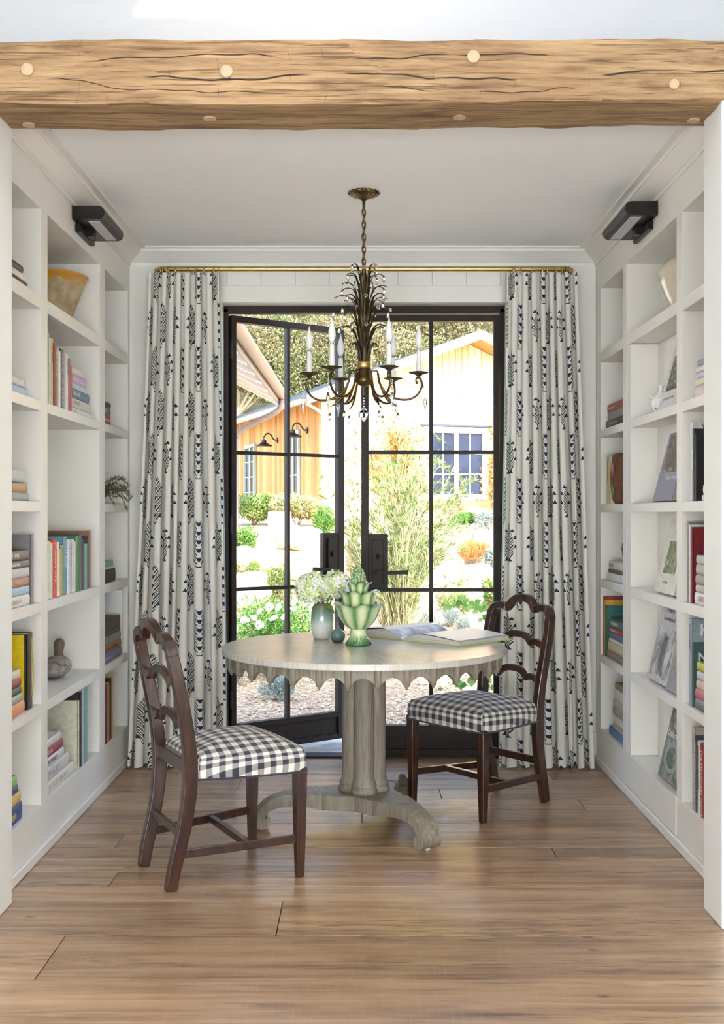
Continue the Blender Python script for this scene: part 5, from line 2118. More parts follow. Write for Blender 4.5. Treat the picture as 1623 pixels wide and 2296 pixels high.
front(o, fy, u, .30, .120, .190, .030, .200, picture_mat('house_door', ['#4c4f4b', '#9db0bf', '#cfcfcb'], 24), 'cover_picture')
front_text(o, fy, u, 'A Year at', .026, .09, .312, '#55554f')
front_text(o, fy, u, 'Grandmother\'s', .028, .055, .275, '#55554f')
o2, fy2, u2 = leaning(1, 4.452, .225, .28, .020, '#8f8d90', 'grey face-out book beside the thick white house one', foot=.018)
front(o2, fy2, u2, .225, .02, .20, .06, .22, picture_mat('grey_facade', ['#55565a', '#8c8a8a', '#b5b1ab'], 18))
o, fy, u = leaning(0, 4.540, .275, .345, .034, '#6b6e66', 'face-out garden book with white script and a round pool')
front(o, fy, u, .275, .004, .272, .004, .341, picture_mat('garden_cover', ['#2b332b', '#55604f', '#8a8d80', '#b9a8a0'], 18))
MB().lathe([(.06, 0), (.06, .0006), (.085, .0006), (.085, 0)], 30, capb=False, capt=False).build('pool_rim', cover_mat('#8fa6ad'), o).matrix_local = frame_m((.135, fy + (-.0008 if u < 0 else .0008), .10), (1, 0, 0), (0, 0, 1)) @ Matrix.Diagonal((1.2, .72, 1, 1))
front_text(o, fy, u, 'The', .026, .08, .225, '#eeeae4')
front_text(o, fy, u, 'California Garden', .040, .015, .190, '#f4f1ea')
leaning(0, 4.452, .08, .30, .03, '#7fa79b', 'narrow teal book edge beside the garden book', foot=.03)
# bird-shaped pitcher
pt = empty('bird_pitcher', (RX + .055, 4.885, LEVEL[4] + .001))
PW = Mat('spotted_porcelain', (.86, .85, .82), .15)
_v = PW.voronoi(PW.coord('Object'), 26)
PW.set('Base Color', PW.mix(_v.lt(.30), (.86, .85, .82), (.05, .05, .05)))
MB().lathe([(.022, 0), (.030, .004), (.040, .03), (.040, .055), (.028, .078), (.014, .092), (.011, .112), (.014, .120), (.010, .121)], 28).build('body', PW.m, pt, 60)
MB().tube(spline([(.010, -.01, .105), (.03, -.03, .095), (.034, -.034, .06), (.028, -.028, .035)], 5), .004, 8, (0, 1, 0)).build('handle', PW.m, pt, 'all')
MB().lathe([(.001, .03), (.006, .012), (.009, 0)], 10).build('spout', PW.m, pt, 'all').matrix_local = Matrix.Translation((-.030, .012, .066)) @ Matrix.Rotation(-1.0, 4, 'Y')
tag(pt, 'white porcelain pitcher with black spots beside the landscape photograph book', 'pitcher')

# ---- right, near bay
stack(1, 4, 3.83, [(.415, .044, .19, '#d9c6bf', 'pink and white patterned book at the bottom of the pale stack', None),
                   (.410, .026, .19, '#e6e2c9', 'cream book above the pink patterned one', None),
                   (.400, .022, .19, '#c9cbe0', 'pale lavender book in the pale stack', None),
                   (.400, .022, .18, '#e5e2d6', 'ivory book near the top of the pale stack', None),
                   (.385, .022, .18, '#8f90a8', 'grey violet book topping the pale stack', None)], 'pale stack near the opening')
o, _ = uprights(1, 3, 4.225, [(.022, .255, .20, '#1d1c1d', 'black hardback with shaggy picture near the opening', None), (.026, .275, .21, '#2b2a2c', 'black hardback with white lettered spine near the opening', 'DUTCH PAINTERS', '#e6e6e6'), (.028, .302, .22, '#d9d8d5', 'tall white book with big black letters near the opening', None)], 'tall hardbacks near the opening')
text_on(o[2], 'WILD', .038, frame_m((.035, -.0005, .283), (1, 0, 0), (0, 0, 1)), '#2a2a2a')
stack(1, 3, 3.86, [(.300, .022, .15, '#dedad0', 'small ivory book under the white one beside the black hardbacks', None), (.285, .038, .14, '#e3e1dc', 'small white book on the ivory one beside the black hardbacks', None)], 'small white pair')
o, _ = uprights(1, 2, 4.272, [(.028, .290, .21, '#7d1f26', 'large dark red hardback near the opening', None), (.020, .300, .21, '#d9d9dc', 'white glossy book beside the large dark red one', None), (.018, .310, .20, '#8d8780', 'grey brown album behind the large dark red book', None)], 'red hardback and neighbours')
text_on(o[0], 'A M E R I C A', .016, frame_m((.060, -.0005, .262), (1, 0, 0), (0, 0, 1)), '#c9a25c')
stack(1, 2, 3.86, [(.390, .044, .19, '#e6e3de', 'white book with red capitals at the bottom of its stack', None),
                   (.375, .030, .18, '#bdb7b2', 'silver grey book above the red-lettered white one', None),
                   (.378, .036, .18, '#a59d94', 'taupe patterned book in the grey stack', None),
                   (.372, .040, .17, '#b8b2a6', 'stone patterned book in the grey stack', None),
                   (.368, .034, .17, '#c5c0b8', 'pale stone book topping the grey stack', None)], 'grey stack')
ow = [q for q in bpy.data.objects if q.get('label') == 'white book with red capitals at the bottom of its stack'][0]
text_on(ow, 'ANDY WARHOL', .030, frame_m((-.0029, .022, .045), (0, 0, 1), (0, 1, 0)), '#b8323a')
o, _ = uprights(1, 1, 4.262, [(.018, .245, .20, '#45605f', 'slate teal hardback with huge pale letters', None), (.034, .335, .22, '#93a2ab', 'tall grey blue kitchen book with white capitals', 'KITCHENS', '#2a2a2a')], 'kitchen book and neighbour')
text_on(o[0], 'Martha', .085, frame_m((.012, -.0005, .175), (1, 0, 0), (0, 0, 1)), '#cfdcd8')
text_on(o[1], 'KITCHENS', .062, frame_m((.030, -.0005, .290), (1, 0, 0), (0, 0, 1)), '#eef2f4', bold=True)
gr = MB()
for k in range(4):
    gr.box(.02 + .05 * k, .022 + .05 * k, -.0006, .0, .10, .25)
    gr.box(.01, .20, -.0006, .0, .10 + .045 * k, .102 + .045 * k)
gr.build('window_print', cover_mat('#b9c6cf'), o[1])
stack(1, 1, 3.86, [(.385, .040, .18, '#77777c', 'dark grey book at the bottom of the bright stack', None),
                   (.382, .036, .18, '#c56a78', 'raspberry pink book in the bright stack', None),
                   (.368, .034, .17, '#d8c9ae', 'cream gold book in the bright stack', None),
                   (.362, .034, .17, '#c9c7d6', 'pale lilac book in the bright stack', None),
                   (.360, .034, .17, '#b9bb2f', 'chartreuse book topping the bright stack', None)], 'bright stack')
uprights(1, 0, 4.088, [(.040, .200, .16, '#d6d6d2', 'small white book nearest to the opening on the lowest shelf', None),
                       (.048, .270, .18, '#a13b35', 'red book with cream handwriting on its spine', 'The Handmade Home', '#f0dcd0'),
                       (.030, .275, .18, '#d8d9dd', 'white spine beside the red handwriting book', 'American Decoration', '#555555'),
                       (.036, .285, .18, '#4c4a49', 'charcoal spine with grey capitals on the lowest shelf', 'THE COMPANY OF WOMEN', '#b8b3aa'),
                       (.028, .315, .18, '#b3aa9c', 'damask patterned book at the far end of the lowest shelf', 'INTERIORS', '#3a3a36')], 'lowest shelf near the opening')
# ------------------------------------------------------------------ garden beyond the doors
GP = [(6.2, -.055), (9.5, -.04), (11.5, .06), (12.6, .25), (14.2, .72), (16.5, 1.10), (19, 1.22), (27, 1.5), (31, 3.2), (40, 7.5), (60, 19), (90, 38)]


def gz(x, y):
    return interp(y, GP) + (.04 * mnoise.noise(Vector((x * .5, y * .5, 1))) if y > 9 else 0)


def make_ground_material():
    m = Mat('gravel_and_dry_soil', (.5, .42, .34), .95)
    v = m.coord('Object')
    n = m.noise(v, 3.0, 5)
    st = m.voronoi(v, 42, 'F1', 'Color')
    st2 = m.voronoi(v, 42)
    sp = m.nt.nodes.new('ShaderNodeSeparateColor')
    m.nt.links.new(st.s, sp.inputs[0])
    r = E(m.nt, sp.outputs[0])
    c = m.ramp(r, [(.0, srgb('#7a6650')), (.35, srgb('#a68d70')), (.7, srgb('#bca789')), (1, srgb('#8f7c66'))])
    c = m.mix((st2 - .45).smooth(0, .25) * .6, c, srgb('#6e5f50'))
    x, y, z = m.xyz()
    far = (y - 13.0).smooth(0, 3.0)
    soil = m.ramp(n, [(.3, srgb('#b89a76')), (.7, srgb('#dcc7a4'))])
    hill = m.ramp(n, [(.3, srgb('#8a8a5c')), (.7, srgb('#c2b48c'))])
    c = m.mix(far, c, soil)
    c = m.mix((y - 27.0).smooth(0, 3.0), c, hill)
    m.set('Base Color', c)
    m.bump(st2 * -1.0, .6, .02)
    return m.m


GROUND = make_ground_material()
vs, fs = [], []
ys = [6.2 + .4 * k for k in range(40)] + [22.2 + 1.5 * k for k in range(46)]
xs = [-30 + 60 * (k / 60) for k in range(61)]
xs = sorted(set([round(x, 3) for x in xs] + [round(-6 + .4 * k, 3) for k in range(31)]))
for y in ys:
    for x in xs:
        vs.append((x, y, gz(x, y)))
nx = len(xs)
for j in range(len(ys) - 1):
    for i in range(nx - 1):
        fs.append((j * nx + i, j * nx + i + 1, (j + 1) * nx + i + 1, (j + 1) * nx + i))
g = MB().add(vs, fs).build('ground', GROUND, None, 'all')
structure(g, 'pale gravel ground rising to a terraced garden')
structure(MB().box(-60, 60, -60, 130, -.9, -.75).build('terrain', plain('dry_earth', (.45, .38, .28), .95)))

# loose gravel chips close to the doors
rd = random.Random(17)
chip = MB()
for k in range(9000):
    y = 7.05 + (rd.random() ** 1.4) * 4.5
    x = rd.uniform(-.34, .34) * y * .8
    s = rd.uniform(.008, .022)
    c = Vector((x, y, gz(x, y) + s * .2))
    a = rd.uniform(0, 6.28)
    u = Vector((math.cos(a), math.sin(a), rd.uniform(-.3, .3))) * s
    w = Vector((-math.sin(a), math.cos(a), rd.uniform(-.3, .3))) * s * rd.uniform(.4, .8)
    chip.add([c - u, c - w, c + u, c + w, c + Vector((0, 0, s * .55))], [(0, 1, 4), (1, 2, 4), (2, 3, 4), (3, 0, 4)])
CHIP = Mat('gravel_chip', (.6, .5, .4), .9)
_n = CHIP.noise(CHIP.coord('Object'), 23, 2)
CHIP.set('Base Color', CHIP.ramp(_n, [(.3, srgb('#6e5b47')), (.45, srgb('#a48c70')), (.6, srgb('#c8b596')), (.75, srgb('#8f7f6c'))]))
o = chip.build('gravel', CHIP.m)
tag(o, 'loose beige gravel chips spread outside the steel doors', 'gravel', kind='stuff')
# a few dry leaves
LEAFDRY = plain('dry_leaf', srgb('#c98b45'), .7, var=.2)

FLAG = Mat('flagstone', (.5, .48, .46), .8)
_n = FLAG.noise(FLAG.coord('Object', (1, 1, 1), True), 5, 5)
FLAG.set('Base Color', FLAG.ramp(_n, [(.3, srgb('#8f8a86')), (.55, srgb('#b8b0a8')), (.75, srgb('#cfc6ba'))]))
FLAG.bump(_n, .3, .01)
pv = empty('paving', (0, 6.6, -.05))
pv['kind'] = 'structure'
pv['label'] = 'grey flagstone paving just outside the doors'
for (x0, x1, y0, y1) in ((-1.6, -.72, 6.14, 6.98), (-.70, .10, 6.14, 6.86), (.12, .98, 6.14, 7.02), (1.0, 1.9, 6.14, 6.9)):
    poly = [(x0 + rd.uniform(0, .03), y0), (x1 - rd.uniform(0, .03), y0 + rd.uniform(0, .02)), (x1 - rd.uniform(0, .04), y1 - rd.uniform(0, .08)), ((x0 + x1) / 2, y1 + rd.uniform(-.02, .03)), (x0 + rd.uniform(0, .04), y1 - rd.uniform(0, .08))]
    MB().prism(poly, lambda p, t: (p[0], p[1] - 6.6, t), -.02, .042 + rd.uniform(-.004, .004)).build('flagstone', FLAG.m, pv, bevel=.008)

# ------------------------------------------------------------------ plants
def leaf_material(name, cols, trans=.35, gain=.8):
    m = Mat(name, srgb(cols[1]), .55)
    n = m.noise(m.coord('Object'), 7, 3)
    r = m.rand()
    geo = m.nt.nodes.new('ShaderNodeNewGeometry')
    ri = E(m.nt, geo.outputs['Random Per Island'])
    c = m.ramp(ri * .75 + n * .25, [(.08 + .84 * i / (len(cols) - 1), tuple(v * gain for v in srgb(c))) for i, c in enumerate(cols)])
    m.set('Base Color', c)
    tr = m.nt.nodes.new('ShaderNodeBsdfTranslucent')
    m.nt.links.new(c, tr.inputs['Color'])
    mx = m.nt.nodes.new('ShaderNodeMixShader')
    mx.inputs[0].default_value = trans
    m.nt.links.new(m.b.outputs[0], mx.inputs[1])
    m.nt.links.new(tr.outputs[0], mx.inputs[2])
    m.nt.links.new(mx.outputs[0], m.out.inputs[0])
    return m.m


LG_BUSH = leaf_material('bush_leaf', ['#5d7a33', '#86a351', '#a9bf72', '#cdd3a0'])
LG_PALE = leaf_material('pale_bush_leaf', ['#7c8a4e', '#a9ae74', '#cfc79c', '#e6dcc0'])
LG_GREEN = leaf_material('green_leaf', ['#3c6a2c', '#5f9140', '#86b35a', '#a8cc78'])
LG_GREY = leaf_material('silver_leaf', ['#6f7f78', '#93a39a', '#b7c2ba', '#d2dad2'])
LG_WILLOW = leaf_material('wispy_leaf', ['#4f6b2c', '#74904a', '#9db06c', '#c9cf9c'])
LG_DRY = leaf_material('dry_twig_leaf', ['#8d7b5c', '#b5a37f', '#d6c7a6', '#e8dcc4'])
LG_ORANGE = leaf_material('autumn_leaf', ['#a85a22', '#c98a42', '#d9b06c', '#9aa05a'])
LG_HILL = leaf_material('hill_leaf', ['#4a6130', '#75894a', '#a0a66c', '#c6bd90', '#8a9a5a'], gain=.55)
LG_HILL2 = leaf_material('hill_leaf_dry', ['#6f7a45', '#9c9a66', '#c3b48a', '#dccdaa'], gain=.55)
STEM = plain('stem_bark', srgb('#7b6a52'), .85, var=.25)
WHITEP = plain('white_rose_petal', (.9, .9, .88), .5, var=.03)


def leaves(mb, rd, c, rad, n, size, aspect=.45, shell=.45, upb=.3, flat=0.0, needle=False):
    """n leaf blades scattered through an ellipsoid"""
    for _ in range(n):
        while True:
            p = Vector((rd.uniform(-1, 1), rd.uniform(-1, 1), rd.uniform(-1, 1)))
            l = p.length
            if l <= 1 and l > shell * rd.random():
                break
        q = Vector((p.x * rad[0], p.y * rad[1], p.z * rad[2])) + c
        if q.z < .01:
            q.z = .01 + rd.random() * .02
        d = (p.normalized() * .8 + Vector((rd.uniform(-1, 1), rd.uniform(-1, 1), rd.uniform(-1, 1) + upb))).normalized()
        L = size * rd.uniform(.6, 1.3)
        s = d.cross(Vector((rd.uniform(-1, 1), rd.uniform(-1, 1), rd.uniform(-1, 1))))
        if s.length < .05:
            continue
        s.normalize()
        nrm = s.cross(d)
        w = L * aspect * .5
        m_ = q + d * (L * .45)
        mb.add([q, m_ + s * w + nrm * (w * .3), q + d * L, m_ - s * w + nrm * (w * .3)], [(0, 1, 2, 3)])


def lumpy(rd, k, rx, ry, rz):
    """centres of the lobes that make a bush outline uneven"""
    out = []
    for i in range(k):
        a = rd.uniform(0, 6.28)
        r = rd.uniform(.25, .62)
        out.append((Vector((rx * r * math.cos(a), ry * r * math.sin(a), rz * rd.uniform(.7, 1.25))), rd.uniform(.42, .62)))
    return out


def bush(name, pos, rx, ry, rz, n, size, mat, label, seed, aspect=.45, lobes=7, group=None, upb=.3, cat='shrub'):
    rd = random.Random(seed)
    root = empty(name, pos)
    mb = MB()
    for c, s in lumpy(rd, lobes, rx, ry, rz):
        leaves(mb, rd, c, (rx * s, ry * s, rz * s), n // lobes, size, aspect, .8, upb)
    mb.build('foliage', mat, root)
    st = MB()
    for k in range(6):
        a = rd.uniform(0, 6.28)
        e = Vector((rx * .6 * math.cos(a), ry * .6 * math.sin(a), rz * rd.uniform(.9, 1.4)))
        st.tube([(0, 0, -.02), e * .5 + Vector((0, 0, .03)), e], max(.004, rx * .02), 5, (1, 0, 0), scales=[1, .8, .4])
    st.build('stems', STEM, root)
    tag(root, label, cat, group)
    return root


def bush_px(name, x0, x1, y0, y1, Y, n, size, mat, label, seed, **kw):
    """bush that fills the given span of the view at depth Y, standing on the ground"""
    cx_ = (x0 + x1) / 2
    pos = at(cx_, y1, Y)
    z0 = gz(pos.x, Y)
    top = at(cx_, y0, Y).z
    h = max(.12, top - z0)
    w = (x1 - x0) * Y / F / 2
    return bush(name, (pos.x, Y, z0), w, min(w, 1.0), h * .52, n, size, mat, label, seed, **kw)


bush_px('garden_shrub', 512, 628, 1100, 1170, 17.4, 7220, 0.053, LG_BUSH, 'round bright green shrub below the shuttered side window', 1)
bush_px('garden_shrub', 602, 732, 1098, 1172, 17.0, 7980, 0.053, LG_PALE, 'pale flowering round shrub below the two outdoor lamps', 2)
bush_px('garden_shrub', 700, 762, 1132, 1190, 15.6, 4180, 0.068, LG_GREEN, 'spiky grass-green plant at the top of the boulders', 3, aspect=.18, upb=1.0)
bush_px('garden_shrub', 508, 578, 1175, 1225, 14.2, 4560, 0.037, LG_GREEN, 'low dark green shrub above the flat boulder by the hinge side', 4)
bush_px('garden_shrub', 512, 548, 1246, 1290, 12.9, 2090, 0.031, LG_PALE, 'small pale shrub between boulders beside the door hinge', 5)
bush_px('garden_shrub', 545, 582, 1246, 1285, 13.0, 2090, 0.031, LG_BUSH, 'small leafy green shrub between the boulders', 6)
bush_px('garden_shrub', 582, 664, 1248, 1325, 12.6, 4940, 0.037, LG_WILLOW, 'feathery grey green shrub before the biggest boulder', 7, aspect=.25)
bush_px('garden_shrub', 715, 768, 1190, 1245, 14.3, 2850, 0.037, LG_PALE, 'pale shrub beside the lock of the open door', 8)
bush_px('garden_shrub', 1008, 1072, 1146, 1188, 16.6, 4180, 0.046, LG_GREEN, 'dark green shrub above the stones, nearer the muntin', 9)
bush_px('garden_shrub', 1062, 1126, 1140, 1190, 16.4, 4180, 0.050, LG_GREY, 'silvery green shrub above the stones beside the curtain', 10, aspect=.2)
bush_px('garden_shrub', 1028, 1098, 1212, 1270, 14.0, 3420, 0.081, LG_ORANGE, 'tuft of golden grass among the pale stones', 11, aspect=.07, upb=1.3, cat='grass')
bush_px('garden_shrub', 1086, 1130, 1215, 1275, 13.6, 2850, 0.037, LG_GREY, 'grey green shrub behind the curtain edge', 12)
bush_px('garden_shrub', 1070, 1130, 1290, 1345, 12.6, 3230, 0.037, LG_BUSH, 'leafy shrub below the pale stones near the curtain', 13)
bush_px('garden_shrub', 978, 1062, 1100, 1180, 17.6, 4940, 0.043, LG_DRY, 'straw-coloured brush under the white gable window', 14, aspect=.2)
bush_px('garden_shrub', 985, 1062, 1318, 1352, 12.3, 2850, 0.031, LG_BUSH, 'low green groundcover in front of the stones', 16)
for k, (a, b, c, d, Y) in enumerate(((938, 988, 1364, 1404, 11.6), (980, 1040, 1358, 1398, 11.9), (1018, 1058, 1376, 1412, 11.3))):
    bush_px('lavender_mound', a, b, c, d, Y, 4180, 0.028, LG_GREY, ('silver lavender mound behind the vertical muntin', 'largest silver lavender mound beyond the open book', 'silver lavender mound nearest to the chair back')[k], 30 + k, aspect=.16, upb=.9)
bush_px('garden_shrub', 580, 662, 1512, 1572, 8.2, 4940, 0.019, LG_GREY, 'round grey green dwarf shrub alone on the gravel', 40, aspect=.3)
bush_px('garden_shrub', 500, 545, 1500, 1545, 8.9, 1710, 0.019, LG_GREY, 'small grey green shrub by the foot of the open door', 41, aspect=.3)
bush_px('garden_shrub', 770, 815, 1120, 1300, 12.2, 4940, 0.043, LG_DRY, 'dry twiggy shrub seen through the gap between the doors', 42, aspect=.12, upb=.8)

# white rose bush
rb = bush_px('rose_bush', 505, 730, 1308, 1450, 9.3, 9880, 0.031, LG_GREEN, 'white rose bush in bloom outside the open door', 50, lobes=11, cat='rose bush')
rd = random.Random(77)
pm = MB()
for k in range(9):
    a = k * 2.4
    r = .012 + .004 * k * .6
    d = Vector((math.cos(a), math.sin(a), .5))
    c = d * (.004 + .0028 * k)
    s = Vector((-math.sin(a), math.cos(a), 0)) * .024
    u = Vector((math.cos(a) * .5, math.sin(a) * .5, .7 - .05 * k)) * .036
    pm.add([c - s * .6, c + s * .6, c + s + u, c + u * 1.15, c - s + u], [(0, 1, 2, 3, 4)])
pm = pm.mesh('rose', 'all')
pm.materials.append(WHITEP)
for (px, py) in ((568, 1388), (540, 1337), (600, 1330), (640, 1385), (662, 1352), (548, 1395), (578, 1402), (616, 1390), (522, 1378), (520, 1412), (690, 1350), (700, 1395), (655, 1370), (628, 1362), (560, 1300), (710, 1372), (585, 1372), (605, 1362)):
    o = link('rose', pm, None, rb)
    p = at(px, py, 8.85 + rd.uniform(-.1, .1))
    o.location = p - Vector(rb.location)
    o.rotation_euler = (rd.uniform(.5, 1.3), rd.uniform(-.4, .4), rd.uniform(-1, 1))
    o.scale = [rd.uniform(.65, 1.0)] * 3

# wispy willow-like shrub in the middle of the view
def wispy(name, pos, h, w, n, seed, label, mat):
    rd = random.Random(seed)
    root = empty(name, pos)
    tw, lf = MB(), MB()
    for k in range(n):
        a = rd.uniform(0, 6.28)
        r = math.sqrt(rd.random())
        end = Vector((w * r * math.cos(a), w * r * math.sin(a), h * rd.uniform(.35, 1.0) * (1 - .25 * r * r)))
        mid = end * .5 + Vector((rd.uniform(-.1, .1), rd.uniform(-.1, .1), h * .10))
        pts = spline([(rd.uniform(-.08, .08), rd.uniform(-.08, .08), 0), mid, end, end + Vector((math.cos(a) * .12, math.sin(a) * .12, rd.uniform(-.02, .1)))], 4)
        tw.tube(pts, .0042, 4, (1, .3, 0), scales=[lerp(1, .35, i / (len(pts) - 1)) for i in range(len(pts))])
        for q in range(90):
            t = rd.uniform(.12, 1.0)
            i = min(len(pts) - 2, int(t * (len(pts) - 1)))
            p = pts[i].lerp(pts[i + 1], rd.random())
            dr = (pts[i + 1] - pts[i]).normalized()
            d = (dr * 1.1 + Vector((rd.uniform(-1, 1), rd.uniform(-1, 1), rd.uniform(-.5, .7)))).normalized()
            L = rd.uniform(.05, .10)
            s = d.cross(Vector((rd.uniform(-1, 1), rd.uniform(-1, 1), 1))).normalized() * (L * .05)
            lf.add([p, p + d * L * .5 + s, p + d * L, p + d * L * .5 - s], [(0, 1, 2, 3)])
    lf.build('foliage', mat, root)
    tw.build('twigs', plain('pale_twig', srgb('#b7a98a'), .8, var=.2), root)
    tag(root, label, 'shrub')
    return root


wispy('wispy_shrub', (.33, 10.4, -.02), 2.25, .62, 230, 61, 'tall wispy olive green shrub behind the closed door', LG_WILLOW)

# leafy vine reaching in beside the chair
vn = empty('leafy_vine', (1.35, 8.1, -.05))
rd = random.Random(91)
tw, = [MB()]
vm = MB()
ends = [(985, 1352), (1010, 1340), (1040, 1345), (1068, 1335), (1090, 1350), (1108, 1372), (1060, 1385), (1095, 1400), (960, 1556), (1000, 1545), (1040, 1540), (1075, 1552), (1100, 1500), (1110, 1440), (1118, 1420)]
for k, (px, py) in enumerate(ends):
    e = at(px, py, 7.75 + rd.uniform(-.1, .2)) - Vector(vn.location)
    st_ = Vector((rd.uniform(-.05, .1), 0, 0))
    mid = (e + st_) * .5 + Vector((.12, 0, .22))
    pts = spline([st_, mid, e], 6)
    tw.tube(pts, .005, 5, (0, 1, 0), scales=[lerp(1, .4, i / (len(pts) - 1)) for i in range(len(pts))])
    for q in range(20):
        t = rd.uniform(.4, 1)
        p = pts[min(len(pts) - 1, int(t * (len(pts) - 1)))]
        a = rd.uniform(0, 6.28)
        d = Vector((math.cos(a), rd.uniform(-.5, .3), math.sin(a) - .35)).normalized()
        L = rd.uniform(.03, .062)
        s = d.cross(Vector((rd.uniform(-.4, .4), -1, rd.uniform(-.3, .3)))).normalized() * L * .42
        vm.add([p, p + d * L * .25 + s, p + d * L * .6 + s * .75, p + d * L, p + d * L * .6 - s * .75, p + d * L * .25 - s], [(0, 1, 2, 3, 4, 5)])
vm.build('foliage', LG_GREEN, vn)
tw.build('branches', STEM, vn)
tag(vn, 'leafy green branches reaching across the pane beside the chair', 'vine')

# ------------------------------------------------------------------ boulders
ROCK = Mat('sandstone', srgb('#d8c8a8'), .9)
_n = ROCK.noise(ROCK.coord('Object', (1, 1, 1), True), 4.5, 6, .6)
_n2 = ROCK.noise(ROCK.coord('Object', (1, 1, 1), True), 22, 4)
ROCK.set('Base Color', ROCK.ramp(_n, [(.3, srgb('#bfa27a')), (.5, srgb('#dccaa8')), (.7, srgb('#e8dcc2'))]))
ROCK.bump(_n * .7 + _n2 * .3, .5, .05)


def boulder(x0, x1, y0, y1, Y, seed, label):
    rd = random.Random(seed)
    p = at((x0 + x1) / 2, y1, Y)
    w = (x1 - x0) * Y / F / 2
    zt = at(x0, y0, Y).z
    zb = min(gz(p.x, Y) - .05, p.z)
    h = (zt - zb) / 2
    bm = bmesh.new()
    bmesh.ops.create_icosphere(bm, subdivisions=4, radius=1)
    ox = Vector((rd.uniform(0, 50), rd.uniform(0, 50), rd.uniform(0, 50)))
    for v in bm.verts:
        d = v.co.normalized()
        # blocky: push towards a box, then break it up
        m = max(abs(d.x), abs(d.y), abs(d.z))
        blk = d / m
        q = d.lerp(blk, .55)
        q *= .92 + .20 * mnoise.noise(d * 1.3 + ox) + .06 * mnoise.noise(d * 4 + ox)
        v.co = Vector((q.x * w * .95, q.y * w * .75, q.z * h * .98))
    me = bpy.data.meshes.new('boulder')
    bm.to_mesh(me)
    bm.free()
    me.polygons.foreach_set('use_smooth', [True] * len(me.polygons))
    o = link('boulder', me, ROCK.m)
    o.location = (p.x, Y, zb + h)
    o.rotation_euler = (0, 0, rd.uniform(-.3, .3))
    tag(o, label, 'boulder', 'garden boulders')


for k, (x0, x1, y0, y1, Y, lb) in enumerate((
        (562, 618, 1182, 1202, 15.2, 'flat slab of sandstone lying over the block boulder'),
        (568, 622, 1200, 1240, 14.6, 'block boulder with orange underside by the vertical muntin'),
        (510, 585, 1222, 1256, 13.9, 'wide pale boulder beside the door hinge'),
        (612, 700, 1176, 1236, 15.0, 'large white boulder behind the muntin of the open door'),
        (668, 728, 1180, 1262, 14.4, 'tall white boulder left of the door lock'),
        (632, 724, 1240, 1302, 13.6, 'biggest bright boulder below the tall white one'),
        (575, 632, 1232, 1270, 13.9, 'cracked boulder under the block boulder'),
        (508, 610, 1278, 1325, 12.5, 'low sunlit boulder above the rose bush'),
        (1000, 1064, 1176, 1222, 15.4, 'rounded boulder below the dark green shrub'),
        (1056, 1130, 1186, 1222, 15.2, 'long flat boulder behind the curtain edge'),
        (972, 1014, 1188, 1226, 15.0, 'small boulder beside the vertical muntin of the closed door'),
        (966, 1012, 1234, 1296, 13.8, 'upright boulder just right of the wispy shrub'),
        (998, 1044, 1248, 1298, 13.5, 'square-edged boulder before the golden grass'),
        (1036, 1106, 1262, 1304, 13.3, 'broad white step boulder below the golden grass'),
        (984, 1090, 1292, 1336, 12.7, 'lowest wide boulder of the rock terrace'),
        (700, 760, 1258, 1320, 13.2, 'boulder behind the hydrangeas'),
        (1090, 1140, 1268, 1310, 13.0, 'boulder half hidden by the curtain'))):
    boulder(x0, x1, y0, y1, Y, 200 + k, lb)
o = MB().box(-.16, .16, -.12, .12, -.1, .19).build('stone_block', ROCK.m, None, bevel=.02)
_p = at(627, 1176, 15.9)
o.location = (_p.x, 15.9, _p.z)
tag(o, 'squared stone block between the two round shrubs', 'block')

# ------------------------------------------------------------------ timber house on the terrace
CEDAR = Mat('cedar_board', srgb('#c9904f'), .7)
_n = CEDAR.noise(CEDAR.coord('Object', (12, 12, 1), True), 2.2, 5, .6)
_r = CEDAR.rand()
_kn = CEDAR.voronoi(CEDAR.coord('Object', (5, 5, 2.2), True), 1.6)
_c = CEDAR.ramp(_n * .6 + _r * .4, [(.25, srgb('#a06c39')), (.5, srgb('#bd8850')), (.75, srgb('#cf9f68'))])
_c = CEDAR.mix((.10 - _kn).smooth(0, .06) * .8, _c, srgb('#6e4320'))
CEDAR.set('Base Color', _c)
SUNLIT_CEDAR = Mat('sunlit_cedar', srgb('#e2c49a'), .75)  # paler cedar copy for the gable, direct sun put into its colour
_n = SUNLIT_CEDAR.noise(SUNLIT_CEDAR.coord('Object', (12, 12, 1), True), 2.2, 5, .6)
_r = SUNLIT_CEDAR.rand()
_kn = SUNLIT_CEDAR.voronoi(SUNLIT_CEDAR.coord('Object', (4, 4, 1.6), True), 1.5)
_c = SUNLIT_CEDAR.ramp(_n * .6 + _r * .4, [(.25, srgb('#d3ae80')), (.5, srgb('#e6cba6')), (.75, srgb('#f0dfc4'))])
SUNLIT_CEDAR.set('Base Color', SUNLIT_CEDAR.mix((.13 - _kn).smooth(0, .07) * .9, _c, srgb('#a5682c')))
ROOFM = plain('standing_seam_roof', srgb('#3d4652'), .4, .5, var=.1)
FASCIA = plain('pale_cedar_fascia', srgb('#dcbf94'), .6, var=.08)
WINW = plain('white_window_paint', (.84, .83, .80), .45, var=.02)
WGLASS = Mat('dark_window_glass', srgb('#1c2233'), .3)
WGLASS.set('Specular IOR Level', .15)
_wn = WGLASS.noise(WGLASS.coord('Object'), 3, 3)
WGLASS.set('Base Color', WGLASS.ramp(_wn, [(.3, srgb('#1d2333')), (.7, srgb('#2b3348'))]))
SAGE = plain('sage_window_paint', srgb('#8fa39a'), .5, var=.05)

